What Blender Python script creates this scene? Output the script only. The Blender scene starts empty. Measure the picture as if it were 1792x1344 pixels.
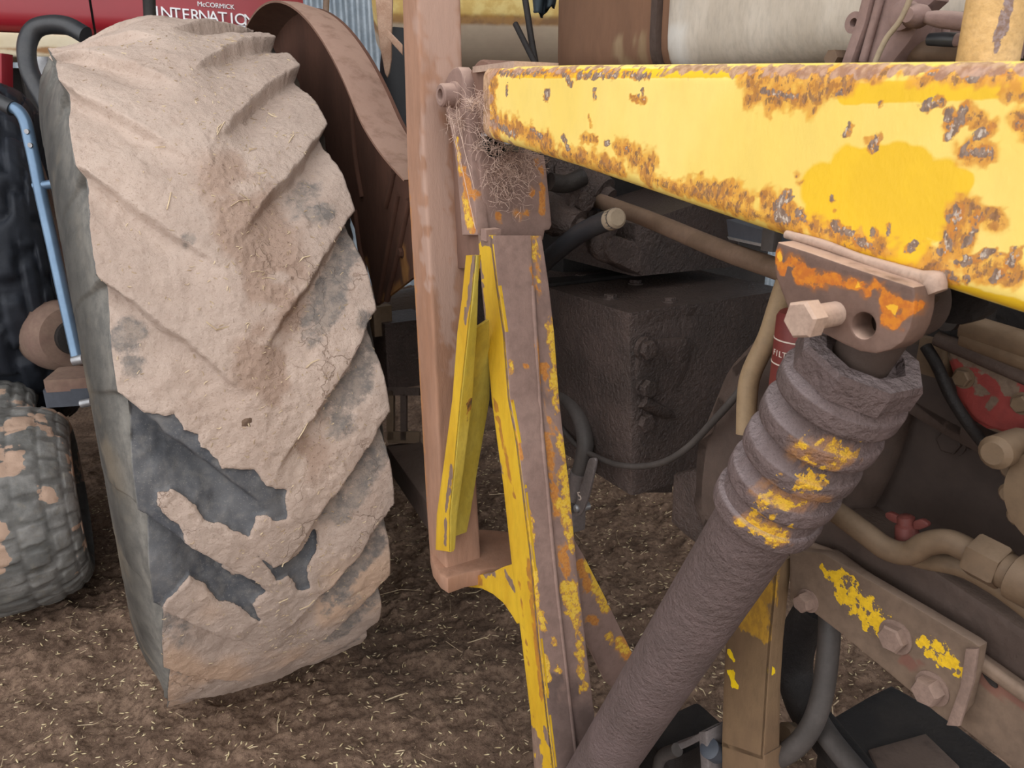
import bpy, bmesh, math, random
import numpy as np
from mathutils import Vector, Matrix
from mathutils.geometry import delaunay_2d_cdt
random.seed(7); RNG = np.random.default_rng(7)
SC = bpy.context.scene
COL = SC.collection

# ------------------------------------------------------------------ camera
FPX, CAM_H, PITCH = 1350.0, 1.111, math.radians(18.5)
cam_data = bpy.data.cameras.new('camera')
cam_data.sensor_width = 36.0
cam_data.lens = 36.0 * FPX / 1792.0
cam_data.clip_start = 0.02
cam_data.dof.use_dof = True
cam_data.dof.focus_distance = 0.92
cam_data.dof.aperture_fstop = 20.0
cam = bpy.data.objects.new('camera', cam_data)
cam.location = (0, 0, CAM_H)
cam.rotation_euler = (math.pi / 2 - PITCH, 0, 0)
COL.objects.link(cam)
SC.camera = cam

# ------------------------------------------------------------------ world, exposure
world = bpy.data.worlds.new('overcast_sky')
SC.world = world
world.use_nodes = True
wn = world.node_tree.nodes
bg = wn['Background']
bg.inputs[0].default_value = (0.98, 0.985, 1.0, 1)
bg.inputs[1].default_value = 1.9
SC.view_settings.view_transform = 'Standard'
SC.view_settings.look = 'None'
SC.view_settings.gamma = 1.0
SC.view_settings.use_curve_mapping = False
SC.view_settings.exposure = 0.35
SC.cycles.max_bounces = 8
SC.cycles.diffuse_bounces = 4

# ------------------------------------------------------------------ frames: the tractor stands turned 30 degrees to the view
AL = math.radians(30)
A = np.array([-math.cos(AL), -math.sin(AL), 0.0])     # out of the tractor's side
F = np.array([math.sin(AL), -math.cos(AL), 0.0])      # towards its front
Z = np.array([0, 0, 1.0])
CAMP = np.array([0, 0, CAM_H])
WC = np.array([-.685, 1.615, .62]); WR = .668; WW = .37   # rear wheel: centre, radius, width
CT, ST = math.cos(PITCH), math.sin(PITCH)

def ray(px, py):
    u = (px - 896) / FPX; v = -(py - 672) / FPX
    return np.array([u, CT + v * ST, -ST + v * CT])
def onp(px, py, n, d):
    r = ray(px, py); n = np.asarray(n, float)
    return CAMP + r * ((d - n @ CAMP) / (n @ r))
def PA(px, py, a): return onp(px, py, A, a)
def PF(px, py, f): return onp(px, py, F, f)
def PZ(px, py, z): return onp(px, py, Z, z)
def PD(px, py, d): return CAMP + ray(px, py) * d
def T(f, a, z): return F * f + A * a + Z * z
def fo(P): return float(P @ F)
def plane3(p, q, r):
    n = np.cross(q - p, r - p); n /= np.linalg.norm(n); return n, float(n @ p)
def depth(P):
    P = P - CAMP; return P[..., 1] * CT - P[..., 2] * ST
def unit(v):
    v = np.asarray(v, float); return v / np.linalg.norm(v)

# ------------------------------------------------------------------ numpy noise
def _hash(ix, iy, iz, seed):
    h = (ix * 374761393 + iy * 668265263 + iz * 2147483647 + seed * 1274126177) & 0xFFFFFFFF
    h = ((h ^ (h >> 13)) * 1274126177) & 0xFFFFFFFF
    return ((h ^ (h >> 16)) & 0xFFFF) / 65535.0
def vnoise(P, seed=0):
    P = np.asarray(P, float); i = np.floor(P).astype(np.int64); f = P - i; f = f * f * (3 - 2 * f)
    out = 0
    for dx in (0, 1):
        for dy in (0, 1):
            for dz in (0, 1):
                w = (f[:, 0] if dx else 1 - f[:, 0]) * (f[:, 1] if dy else 1 - f[:, 1]) * (f[:, 2] if dz else 1 - f[:, 2])
                out = out + w * _hash(i[:, 0] + dx, i[:, 1] + dy, i[:, 2] + dz, seed)
    return out
def fbm(P, scale, octs=4, seed=0, gain=.5):
    P = np.asarray(P, float) * scale; s = 0; a = 1; t = 0
    for k in range(octs):
        s = s + a * vnoise(P, seed + k * 17); t += a; a *= gain; P = P * 2.03 + 11.3
    return s / t                                    # 0..1
def sstep(e0, e1, x):
    t = np.clip((x - e0) / (e1 - e0), 0, 1); return t * t * (3 - 2 * t)

# ------------------------------------------------------------------ materials
def S(c):
    return tuple(((v / 255) / 12.92 if v / 255 <= .04045 else ((v / 255 + .055) / 1.055) ** 2.4) for v in c) + (1,)
class NT:
    def __init__(s, m): s.t = m.node_tree; s.n = s.t.nodes
    def new(s, k, **kw):
        n = s.n.new('ShaderNode' + k)
        for a, v in kw.items(): setattr(n, a, v)
        return n
    def link(s, a, b): s.t.links.new(a, b)
    def val(s, sock, v):
        if hasattr(v, 'is_output'): s.link(v, sock)
        else: sock.default_value = v
    def math(s, op, a, b=0.0, clamp=False):
        n = s.new('Math', operation=op, use_clamp=clamp); s.val(n.inputs[0], a); s.val(n.inputs[1], b); return n.outputs[0]
    def mix(s, f, a, b):
        n = s.new('Mix', data_type='RGBA'); s.val(n.inputs[0], f); s.val(n.inputs[6], a); s.val(n.inputs[7], b); return n.outputs[2]
    def noise(s, vec, scale, detail=5, rough=.6, dist=0.0):
        n = s.new('TexNoise'); s.link(vec, n.inputs['Vector']); n.inputs['Scale'].default_value = scale
        n.inputs['Detail'].default_value = detail; n.inputs['Roughness'].default_value = rough; n.inputs['Distortion'].default_value = dist
        return n.outputs[0]
    def ss(s, x, a, b):
        n = s.new('MapRange', interpolation_type='SMOOTHSTEP'); s.val(n.inputs[0], x); n.inputs[1].default_value = a; n.inputs[2].default_value = b
        return n.outputs[0]
    def attr(s, name):
        n = s.new('Attribute'); n.attribute_name = name; return n.outputs['Fac']

def mat(name, c1, c2, scale=20, layers=(), rough=.85, metal=0.0, bump=(150, .25), dust=None, spec=.35, stretch=None, lo=.35, hi=.65, fleck=.35):
    """c1/c2 mottled by noise; layers = (attribute or number, colour, noise scale, noise weight); dust settles on what faces up"""
    m = bpy.data.materials.new(name); m.use_nodes = True; t = NT(m)
    b = t.n['Principled BSDF']; tc = t.new('TexCoord').outputs['Object']; vec = tc
    if stretch:
        mp = t.new('Mapping'); t.link(tc, mp.inputs[0]); mp.inputs['Scale'].default_value = stretch; vec = mp.outputs[0]
    col = t.mix(t.ss(t.noise(vec, scale), lo, hi), S(c1), S(c2))
    fine = t.noise(vec, scale * 9, 3)
    col = t.mix(t.math('MULTIPLY', t.ss(fine, .35, .75), fleck), col, S([v * .72 for v in c1]))
    rg = rough
    for k, L in enumerate(layers):
        src, lc, ns, nw = L[:4]; t0, t1, alpha = L[4] if len(L) > 4 else (.44, .58, 1.0)
        nz = t.math('MULTIPLY', t.math('SUBTRACT', t.noise(vec, ns, 6, .68), .5), nw)
        if isinstance(src, str): x = t.math('MULTIPLY', t.attr(src), t.math('ADD', 1.0, nz))
        else: x = t.math('ADD', src, nz)
        fac = t.math('MULTIPLY', t.ss(x, t0, t1), alpha)
        if isinstance(lc[0], (list, tuple)):
            lcol = t.mix(t.ss(t.noise(vec, ns * 1.7 + 13, 4), .38, .62), S(lc[0]), S(lc[1]))
        else:
            lcol = S(lc)
        col = t.mix(fac, col, lcol)
    if dust:
        g = t.new('NewGeometry'); sep = t.new('SeparateXYZ'); t.link(g.outputs['Normal'], sep.inputs[0])
        up = t.ss(sep.outputs[2], .25, .95)
        f = t.math('MULTIPLY', t.math('MULTIPLY', up, t.ss(t.noise(vec, 30, 4), .2, .55)), dust[1])
        col = t.mix(f, col, S(dust[0]))
    t.link(col, b.inputs['Base Color'])
    b.inputs['Roughness'].default_value = rough; b.inputs['Metallic'].default_value = metal
    b.inputs['Specular IOR Level'].default_value = spec
    if bump:
        bp = t.new('Bump'); bp.inputs['Strength'].default_value = bump[1]; bp.inputs['Distance'].default_value = bump[2] if len(bump) > 2 else .004
        t.link(t.noise(vec, bump[0], 5, .65), bp.inputs['Height']); t.link(bp.outputs[0], b.inputs['Normal'])
    return m

DUST = (176, 152, 134)
M = {}
SOFT = (.2, .8, .75)
M['arm'] = mat('pale_yellow_paint', (246, 218, 124), (240, 208, 104), 5, [
    ('deepyel', ((236, 190, 30), (230, 184, 28)), 10, .5, (.38, .62, .95)),  # deeper yellow area around the middle of the arm
    ('rust', ((226, 160, 48), (214, 150, 52)), 60, 2.2, (.10, .75, .75)),
    ('rust', ((206, 140, 54), (220, 162, 72)), 70, 4.4, (.45, .95, .75)),
    ('rust', ((156, 100, 52), (178, 120, 62)), 120, 6.0, (.85, 1.3, .7)),
    ('rust', ((112, 82, 60), (150, 110, 80)), 260, 7.5, (1.3, 1.55, .8)),
    (.17, ((180, 120, 50), (140, 100, 64)), 75, .85),
    ('chip', ((206, 134, 48), (184, 118, 58)), 130, 5.5, (.15, .55, .85)),
    ('chip', ((122, 98, 82), (146, 124, 108)), 190, 8.0, (.5, .66, 1.0)),
    ('chip', ((216, 200, 182), (180, 164, 148)), 330, 6.5, (1.35, 1.5, .8)),
    ('edge', ((186, 150, 128), (150, 112, 92)), 90, 2.6, (.42, .66, .9))], rough=.5, bump=(220, .12), spec=.4, fleck=.10, stretch=(1, 1, .6))
M['armrust'] = mat('rusty_dusty_steel', (158, 124, 102), (178, 146, 124), 40, [(.24, (196, 138, 76), 60, .9)], dust=((190, 160, 142), .8))
M['steel'] = mat('mauve_brown_steel', (140, 114, 104), (154, 127, 116), 9, [
    ('dark', ((96, 80, 74), (108, 90, 84)), 20, 1.2, (.2, .8, .85)),
    ('rust', ((196, 136, 74), (210, 150, 88)), 60, 2.4, (.15, .8, .6)),
    ('rust', ((186, 118, 56), (204, 138, 64)), 140, 4.0, (.5, .62, .9)),
    ('yel', ((196, 140, 66), (204, 150, 60)), 150, 3.6, (.3, .42, .8)),
    ('yel', ((222, 176, 50), (228, 190, 78)), 150, 6.0, (.6, .7, 1.0)),
    (.22, (184, 128, 78), 110, .9), (.17, (108, 86, 78), 30, .85)], rough=.75, bump=(200, .2), dust=((188, 160, 144), .7))
M['bracket'] = mat('dark_mauve_steel', (106, 82, 71), (120, 95, 83), 14, [
    ('rust', ((160, 98, 44), (140, 90, 56)), 60, 2.4, (.15, .7, .7)), ('rust', ((204, 124, 32), (186, 104, 36)), 110, 4.2, (.5, .7, .95)), ('yel', (226, 170, 44), 130, 3.2)], rough=.65, bump=(220, .15), dust=((194, 164, 146), .95))
M['dustmetal'] = mat('dusty_bare_steel', (168, 142, 126), (182, 156, 138), 40, [], rough=.9, bump=(300, .15), dust=((196, 168, 150), .8))
M['yellow'] = mat('worn_yellow_paint', (212, 172, 42), (196, 152, 32), 14, [
    (.29, ((170, 118, 46), (130, 92, 50)), 60, .95), (.17, ((96, 74, 46), (112, 84, 50)), 100, .95),
    ('rust', ((176, 116, 40), (150, 100, 50)), 90, 3.2, (.3, .7, .9)),
    ('bare', ((118, 96, 84), (134, 110, 96)), 90, 3.0, (.44, .55, 1.0))], rough=.55, bump=(200, .15), stretch=(1, 1, .35), fleck=.2)
M['olive'] = mat('faded_olive_yellow', (190, 168, 72), (176, 150, 50), 18, [(.24, ((120, 94, 52), (96, 76, 46)), 60, .95), ('rust', ((150, 104, 44), (70, 56, 40)), 110, 3.4)], rough=.6, stretch=(1, 1, .35))
M['post'] = mat('orange_brown_rust', (164, 126, 104), (150, 110, 86), 9, [(.27, (178, 128, 92), 14, .8, (.35, .7, .8)), ('rust', ((178, 124, 76), (160, 108, 70)), 30, 1.5, SOFT), ('grey', (172, 144, 130), 25, 1.5, SOFT), (.16, (112, 84, 70), 90, .8)], rough=.85, bump=(160, .25), stretch=(1, 1, .25))
M['fender'] = mat('brown_rust_sheet', (128, 98, 82), (114, 85, 71), 8, [(.2, (160, 114, 76), 12, .9, (.3, .7, .8)), ('rust', ((186, 128, 70), (200, 150, 100)), 30, 1.8, (.3, .8, .8)), (.13, (190, 160, 130), 120, .9)], rough=.75, bump=(180, .12), dust=((170, 140, 124), .7))
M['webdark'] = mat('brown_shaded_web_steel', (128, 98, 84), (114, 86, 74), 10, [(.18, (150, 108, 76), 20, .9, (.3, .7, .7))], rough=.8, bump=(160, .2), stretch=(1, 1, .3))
M['fenderin'] = mat('shaded_brown_sheet', (100, 68, 54), (86, 58, 46), 9, [('rust', ((166, 118, 66), (150, 104, 60)), 30, 1.6, (.2, .8, .85)), (.15, (160, 134, 114), 130, .9)], rough=.85, bump=(140, .15), stretch=(1, 1, .4))  # darker copy of the mudguard sheet, with shade under the lip in its colour
M['oily'] = mat('oily_grimy_casting', (84, 69, 63), (64, 52, 47), 14, [(.13, (124, 110, 100), 150, .9), ('red', (150, 48, 38), 60, 2.5), ('pale', (150, 140, 130), 60, 2.0)], rough=.40, bump=(150, 1.0, .006), dust=((84, 70, 62), .4), spec=.5)
M['darkplate'] = mat('dull_dark_plate', (72, 60, 54), (60, 50, 45), 7, [(.14, (96, 84, 74), 130, .85)], rough=.7, bump=(120, .2), dust=((92, 78, 68), .5))
M['grime'] = mat('brown_grimy_casting', (84, 69, 61), (72, 58, 51), 8, [(.15, (106, 90, 80), 120, .85)], rough=.7, bump=(140, .35), dust=((104, 88, 78), .5))
M['chassis'] = mat('dusty_olive_brown_plate', (104, 86, 72), (118, 98, 82), 10, [
    ('redp', ((118, 76, 64), (112, 70, 60)), 20, 1.4, (.2, .8, .7)), (.17, (130, 96, 60), 20, .8, (.3, .7, .7)),
    ('yel', ((222, 180, 34), (206, 164, 30)), 130, 7.5, (.58, .68, 1.0))], rough=.85, bump=(200, .2), dust=((150, 128, 112), .6))
M['tanpost'] = mat('tan_brown_plate', (122, 98, 72), (112, 88, 66), 9, [
    ('yeb', ((184, 140, 46), (160, 120, 46)), 80, 3.6, (.3, .6, .95)), ('yel', ((240, 206, 20), (228, 190, 24)), 90, 1.6, (.44, .5, 1.0))], rough=.85, bump=(160, .2), dust=((150, 130, 112), .6), stretch=(1, 1, .5))
M['cyl'] = mat('grey_mauve_grimy_paint', (114, 96, 93), (100, 84, 80), 12, [
    ('rust', ((150, 110, 84), (164, 116, 70)), 60, 2.2, (.2, .8, .8)), ('yel', ((180, 130, 60), (190, 140, 50)), 130, 5.0, (.5, .8, .8)), ('yel', ((222, 176, 44), (214, 160, 50)), 170, 9.0, (.62, .74, 1.0)), (.12, (84, 70, 66), 70, .9)], rough=.75, bump=(110, 1.0, .009), dust=((160, 146, 146), .65))
M['dustshade'] = mat('shaded_dusty_steel', (136, 113, 101), (122, 101, 90), 40, [], rough=.9, bump=(200, .3), dust=((156, 132, 118), .6))  # dusty bare steel darkened, the dim lower right put into its colour
M['tan'] = mat('tan_painted_pipe', (112, 92, 71), (101, 81, 62), 14, [(.2, (156, 114, 70), 30, .85)], rough=.65, bump=(200, .15), dust=((140, 120, 100), .5))
M['tanpale'] = mat('khaki_painted_pipe', (152, 128, 98), (140, 116, 88), 14, [(.18, (136, 108, 74), 30, .85)], rough=.65, bump=(200, .12))
M['pipebrown'] = mat('brown_steel_pipe', (118, 96, 80), (104, 84, 68), 20, [(.15, (150, 110, 70), 40, .85)], rough=.6, bump=(200, .12))
M['red'] = mat('flaking_red_paint', (140, 58, 52), (122, 48, 44), 12, [(.27, ((96, 76, 64), (116, 96, 82)), 40, .95), ('bare', ((116, 98, 82), (102, 84, 70)), 60, 3.0)], rough=.6, bump=(160, .2), dust=((124, 104, 88), .5))
M['redtap'] = mat('dull_red_tap', (118, 64, 58), (106, 60, 54), 20, [], rough=.5, bump=None)
M['redhood'] = mat('glossy_red_bonnet', (150, 34, 44), (142, 32, 42), 3, [], rough=.35, bump=None, spec=.5, fleck=.05)
M['chrome'] = mat('bright_badge_metal', (236, 236, 238), (220, 220, 224), 20, [], rough=.35, metal=.1, bump=None, spec=.5, fleck=0)
M['cream'] = mat('cream_enamel', (226, 214, 188), (214, 198, 166), 6, [('rust', (150, 104, 60), 20, 1.6, (.2, .8, .9))], rough=.5, bump=None, fleck=.05)
M['creamrust'] = mat('cream_and_rust_tank', (206, 188, 164), (196, 176, 154), 5, [('top', ((238, 214, 140), (220, 186, 110)), 6, 1.0, (.2, .8, .95)), ('rust', ((170, 124, 66), (140, 100, 60)), 9, 1.4, (.2, .8, .85)), (.16, (160, 130, 104), 40, .8)], rough=.55, bump=None, fleck=.1)  # top channel lightens the upper side as if lit from above
M['browntank'] = mat('brown_dusty_tank', (128, 94, 72), (112, 82, 62), 5, [('pale', ((156, 134, 104), (140, 118, 88)), 12, 1.6, (.1, .9, .7)), (.2, (140, 104, 78), 10, .9, (.3, .7, .7))], rough=.7, bump=(140, .15), stretch=(1, 1, .3), dust=((170, 138, 116), .7))
M['greytank'] = mat('weathered_grey_bonnet', (196, 185, 170), (178, 166, 150), 16, [('pale', (206, 202, 194), 20, 1.6, (.1, .9, .8)), (.27, (168, 148, 132), 26, .9, (.35, .65, .7)), (.22, (146, 126, 110), 90, .9), (.18, (208, 202, 192), 60, .9)], rough=.65, bump=(200, .12), stretch=(1, 1, .35))
M['tin'] = mat('galvanised_sheet', (186, 196, 204), (160, 172, 182), 5, [], rough=.45, metal=.3, bump=None)
M['jet'] = mat('jet_black_rubber', (14, 14, 16), (20, 20, 22), 20, [], rough=.6, bump=None, spec=.3)
M['rubber'] = mat('black_hose_rubber', (42, 44, 48), (54, 54, 56), 20, [(.14, (88, 84, 80), 60, .8)], rough=.42, bump=None, spec=.5)
M['hosegrey'] = mat('dusty_grey_hose', (78, 72, 69), (66, 61, 58), 20, [], rough=.55, bump=(200, .1))
M['hosecut'] = mat('bare_hose_end', (168, 152, 128), (148, 132, 112), 20, [], rough=.8, bump=None)
M['blue'] = mat('blue_grey_tube_metal', (96, 120, 144), (108, 132, 156), 12, [(.15, (90, 96, 102), 30, .9)], rough=.32, metal=.45, bump=None, spec=.5, fleck=.1)
M['silver'] = mat('dull_silver_metal', (170, 170, 172), (140, 140, 142), 20, [], rough=.4, metal=.6, bump=None)
M['galv'] = mat('scuffed_galvanised_steel', (124, 116, 114), (138, 130, 128), 30, [], rough=.5, metal=.4, bump=(200, .1))
M['blackbag'] = mat('black_weathered_rubber', (32, 36, 44), (42, 46, 54), 8, [(.16, (76, 74, 72), 12, .7)], rough=.6, bump=(100, .15))
M['clay'] = mat('clay_dusty_metal', (126, 104, 90), (112, 88, 78), 10, [(.2, (92, 66, 60), 9, .8)], rough=.85, bump=(100, .2))
M['slate'] = mat('slate_blue_bracket', (72, 76, 84), (64, 68, 76), 12, [], rough=.5, bump=None)
M['black'] = mat('black_grimy_iron', (30, 26, 25), (42, 37, 34), 10, [(.12, (74, 64, 58), 60, .8)], rough=.65, bump=(100, .5))
M['filter'] = mat('maroon_filter_can', (118, 50, 44), (104, 44, 40), 20, [(.15, (84, 60, 52), 40, .9)], rough=.5, bump=None)
M['print'] = mat('pale_print', (216, 200, 186), (206, 190, 176), 20, [], rough=.6, bump=None)
M['cloth'] = mat('blue_black_cloth', (60, 72, 78), (44, 52, 58), 10, [], rough=.9, bump=(60, .4))
M['mottled'] = mat('mottled_tan_yellow_pipe', (196, 160, 108), (210, 174, 124), 30, [('blot', ((140, 124, 124), (120, 96, 84)), 160, 4.0), (.27, (150, 110, 66), 260, .95), (.22, (234, 200, 140), 120, .9)], rough=.8, bump=(200, .35))
M['mauve'] = mat('mauve_dusty_iron', (140, 116, 110), (126, 102, 96), 12, [(.22, (156, 108, 106), 14, .7)], rough=.85, bump=(160, .25), dust=((172, 148, 136), .6))
M['straw'] = mat('dry_straw', (204, 184, 152), (176, 152, 124), 60, [], rough=.8, bump=None)
M['grain'] = mat('pale_oat_husk', (224, 208, 170), (200, 178, 134), 90, [], rough=.7, bump=None)
M['web'] = mat('dusty_cobweb', (206, 180, 164), (190, 162, 146), 60, [], rough=.9, bump=None)
M['pale'] = mat('pale_daylight_yellow', (248, 240, 180), (244, 238, 204), 10, [], rough=.5, bump=None, fleck=0)
M['roofing'] = mat('grey_roof_sheet', (150, 146, 140), (136, 132, 126), 3, [], rough=.7, bump=None)

def dirt_material():
    m = bpy.data.materials.new('loose_brown_dirt'); m.use_nodes = True; t = NT(m); b = t.n['Principled BSDF']
    tc = t.new('TexCoord').outputs['Object']
    col = t.mix(t.ss(t.noise(tc, 5, 6), .3, .7), S((108, 88, 74)), S((142, 118, 100)))
    col = t.mix(t.math('MULTIPLY', t.ss(t.noise(tc, 90, 6, .7), .42, .62), .75), col, S((84, 66, 55)))
    col = t.mix(t.ss(t.noise(tc, 260, 3, .6), .66, .72), col, S((176, 152, 122)))
    col = t.mix(t.math('MULTIPLY', t.ss(t.noise(tc, 170, 3, .6), .63, .7), .8), col, S((60, 46, 38)))
    t.link(col, b.inputs['Base Color']); b.inputs['Roughness'].default_value = .95; b.inputs['Specular IOR Level'].default_value = .15
    bp = t.new('Bump'); bp.inputs['Strength'].default_value = .7; bp.inputs['Distance'].default_value = .006
    t.link(t.noise(tc, 140, 8, .7), bp.inputs['Height']); t.link(bp.outputs[0], b.inputs['Normal'])
    return m
M['dirt'] = dirt_material()

def mud_material():
    m = bpy.data.materials.new('dried_mud_on_rubber'); m.use_nodes = True; t = NT(m); b = t.n['Principled BSDF']
    tc = t.new('TexCoord').outputs['Object']
    rub = t.mix(t.ss(t.noise(tc, 14, 5), .3, .7), S((66, 68, 73)), S((98, 98, 100)))
    rub = t.mix(t.math('MULTIPLY', t.ss(t.noise(tc, 60, 4), .45, .7), .4), rub, S((122, 118, 114)))
    rub = t.mix(t.math('MULTIPLY', t.ss(t.noise(tc, 400, 2), .6, .7), .5), rub, S((130, 126, 122)))
    side = t.mix(t.ss(t.noise(tc, 20, 6, .65), .35, .65), S((58, 56, 53)), S((78, 75, 70)))
    side = t.mix(t.math('MULTIPLY', t.ss(t.noise(tc, 7, 4), .5, .65), .4), side, S((132, 118, 98)))
    band = t.mix(t.ss(t.noise(tc, 30, 6, .7), .35, .65), S((92, 90, 86)), S((120, 116, 109)))
    side = t.mix(t.attr('band'), side, band)
    rub = t.mix(t.attr('side'), rub, side)
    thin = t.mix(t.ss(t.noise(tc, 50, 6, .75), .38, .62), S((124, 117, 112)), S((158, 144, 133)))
    mud = t.mix(t.ss(t.noise(tc, 6, 6), .3, .7), S((184, 163, 149)), S((200, 180, 166)))
    mud = t.mix(t.math('MULTIPLY', t.ss(t.noise(tc, 50, 6, .7), .5, .72), .45), mud, S((168, 144, 128)))
    mud = t.mix(t.math('MULTIPLY', t.ss(t.noise(tc, 300, 3, .6), .58, .68), .55), mud, S((150, 127, 111)))
    mud = t.mix(t.math('MULTIPLY', t.ss(t.noise(tc, 2.2, 4, .6), .42, .62), .5), mud, S((168, 150, 138)))
    mud = t.mix(t.math('MULTIPLY', t.attr('warm'), .6), mud, S((204, 168, 138)))
    rg_ = t.ss(t.math('MULTIPLY', t.attr('crumb'), t.math('ADD', .55, t.noise(tc, 90, 6, .75))), .35, .95)
    mud = t.mix(t.math('MULTIPLY', rg_, .75), mud, S((158, 132, 115)))
    mud = t.mix(t.math('MULTIPLY', t.math('MULTIPLY', t.attr('crumb'), t.ss(t.noise(tc, 220, 4, .7), .6, .66)), .9), mud, S((110, 88, 76)))
    fl_ = t.ss(t.noise(tc, 24, 8, .78), .655, .69)
    mud = t.mix(t.math('MULTIPLY', fl_, .8), mud, S((140, 132, 126)))
    vo = t.new('TexVoronoi', feature='DISTANCE_TO_EDGE'); vo.inputs['Scale'].default_value = 13; vo.inputs['Randomness'].default_value = 1
    wv = t.new('VectorMath', operation='ADD'); t.link(tc, wv.inputs[0]); nz = t.new('TexNoise'); t.link(tc, nz.inputs['Vector']); nz.inputs['Scale'].default_value = 25; nz.inputs['Detail'].default_value = 5
    sc_ = t.new('VectorMath', operation='SCALE'); t.link(nz.outputs['Color'], sc_.inputs[0]); sc_.inputs['Scale'].default_value = .09; t.link(sc_.outputs[0], wv.inputs[1]); t.link(wv.outputs[0], vo.inputs['Vector'])
    crack = t.math('MULTIPLY', t.math('SUBTRACT', 1.0, t.ss(vo.outputs['Distance'], .0, .022)), t.ss(t.noise(tc, 5, 3), .5, .62))
    mud = t.mix(t.math('MULTIPLY', crack, .6), mud, S((140, 117, 100)))
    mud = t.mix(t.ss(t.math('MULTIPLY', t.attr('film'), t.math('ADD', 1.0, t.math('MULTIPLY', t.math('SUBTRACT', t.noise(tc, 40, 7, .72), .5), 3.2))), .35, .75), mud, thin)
    f = t.ss(t.math('ADD', t.attr('mud'), t.math('MULTIPLY', t.math('SUBTRACT', t.noise(tc, 150, 5, .7), .5), .5)), .44, .56)
    col = t.mix(f, rub, mud)
    t.link(col, b.inputs['Base Color']); t.link(t.math('ADD', .6, t.math('MULTIPLY', f, .35)), b.inputs['Roughness'])
    b.inputs['Specular IOR Level'].default_value = .3
    bp = t.new('Bump'); bp.inputs['Strength'].default_value = .8; bp.inputs['Distance'].default_value = .005
    h = t.math('SUBTRACT', t.math('MULTIPLY', t.noise(tc, 110, 7, .7), t.math('ADD', .25, f)), t.math('MULTIPLY', t.math('MULTIPLY', crack, f), .35))
    t.link(h, bp.inputs['Height']); t.link(bp.outputs[0], b.inputs['Normal'])
    return m
M['mud'] = mud_material()

def knob_material():
    m = bpy.data.materials.new('worn_knobbly_rubber'); m.use_nodes = True; t = NT(m); b = t.n['Principled BSDF']
    tc = t.new('TexCoord').outputs['Object']
    col = t.mix(t.ss(t.noise(tc, 16, 6), .35, .65), S((98, 97, 94)), S((132, 130, 126)))
    col = t.mix(t.math('MULTIPLY', t.ss(t.noise(tc, 60, 6, .7), .5, .7), .6), col, S((122, 116, 104)))
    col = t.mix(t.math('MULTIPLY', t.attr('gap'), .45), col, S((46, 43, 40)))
    f = t.ss(t.math('ADD', t.attr('mud'), t.math('MULTIPLY', t.math('SUBTRACT', t.noise(tc, 40, 5, .7), .5), .9)), .45, .58)
    col = t.mix(f, col, S((172, 144, 124)))
    t.link(col, b.inputs['Base Color']); b.inputs['Roughness'].default_value = .75
    bp = t.new('Bump'); bp.inputs['Strength'].default_value = .5; bp.inputs['Distance'].default_value = .004
    t.link(t.noise(tc, 90, 7, .7), bp.inputs['Height']); t.link(bp.outputs[0], b.inputs['Normal'])
    return m
M['knob'] = knob_material()

# ------------------------------------------------------------------ object helpers
ORG = {}
def link(o, parent=None, at=None):
    COL.objects.link(o)
    if parent is not None: o.parent = parent
    return o
def org(parent): return ORG.get(parent.name, np.zeros(3)) if parent is not None else np.zeros(3)
def thing(name, label, cat, at, group=None):
    o = bpy.data.objects.new(name, None); o.empty_display_size = .05; COL.objects.link(o)
    o.location = Vector(at); ORG[o.name] = np.array(at, float)
    o['label'] = label; o['category'] = cat
    if group: o['group'] = group
    return o
def tag(o, label=None, cat=None, group=None, kind=None):
    for k, v in (('label', label), ('category', cat), ('group', group), ('kind', kind)):
        if v: o[k] = v
    return o
def segdist(V, p, q):
    d = q - p; L = d @ d
    if L < 1e-12: return np.linalg.norm(V - p, axis=1)
    t = np.clip((V - p) @ d / L, 0, 1); return np.linalg.norm(V - p - t[:, None] * d, axis=1)
def spotval(V, spots, ragged=3.0):
    out = np.zeros(len(V))
    for p, q, r in spots:
        lo = np.minimum(p, q) - 2.1 * r; hi = np.maximum(p, q) + 2.1 * r
        k = np.all((V > lo) & (V < hi), axis=1)
        if k.any(): out[k] = np.maximum(out[k], np.clip(1.45 - segdist(V[k], p, q) / r - (fbm(V[k], 1.1 / r, 4, 7, .6) - .5) * ragged, 0, 1.2))
    return out
def spots(fn, lst):
    """(x,y,x2,y2,r) in photo pixels laid on the surface fn(x,y) -> 3D capsules"""
    out = []
    for s in lst:
        if len(s) == 3: x, y, r = s; x2, y2 = x, y
        else: x, y, x2, y2, r = s
        p, q = fn(x, y), fn(x2, y2); out.append((p, q, r * float(depth((p + q) / 2)) / FPX))
    return out
def build(name, V, faces, m, parent=None, attrs=None, sp=None, sharp=35, smooth=True):
    V = np.asarray(V, float); o3 = org(parent)
    me = bpy.data.meshes.new(name); me.from_pydata((V - o3).tolist(), [], faces); me.update()
    if m is not None: me.materials.append(M[m] if isinstance(m, str) else m)
    allat = dict(attrs or {})
    for ch, lst in (sp or {}).items(): allat[ch] = spotval(V, lst, .5 if ch == 'deepyel' else 3.0)
    for k, v in allat.items():
        at = me.attributes.new(k, 'FLOAT', 'POINT'); at.data.foreach_set('value', np.asarray(v, np.float32))
    if smooth:
        me.shade_smooth()
        if sharp: me.set_sharp_from_angle(angle=math.radians(sharp))
    o = bpy.data.objects.new(name, me); link(o, parent)
    if parent is not None: ORG[o.name] = o3
    return o
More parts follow.
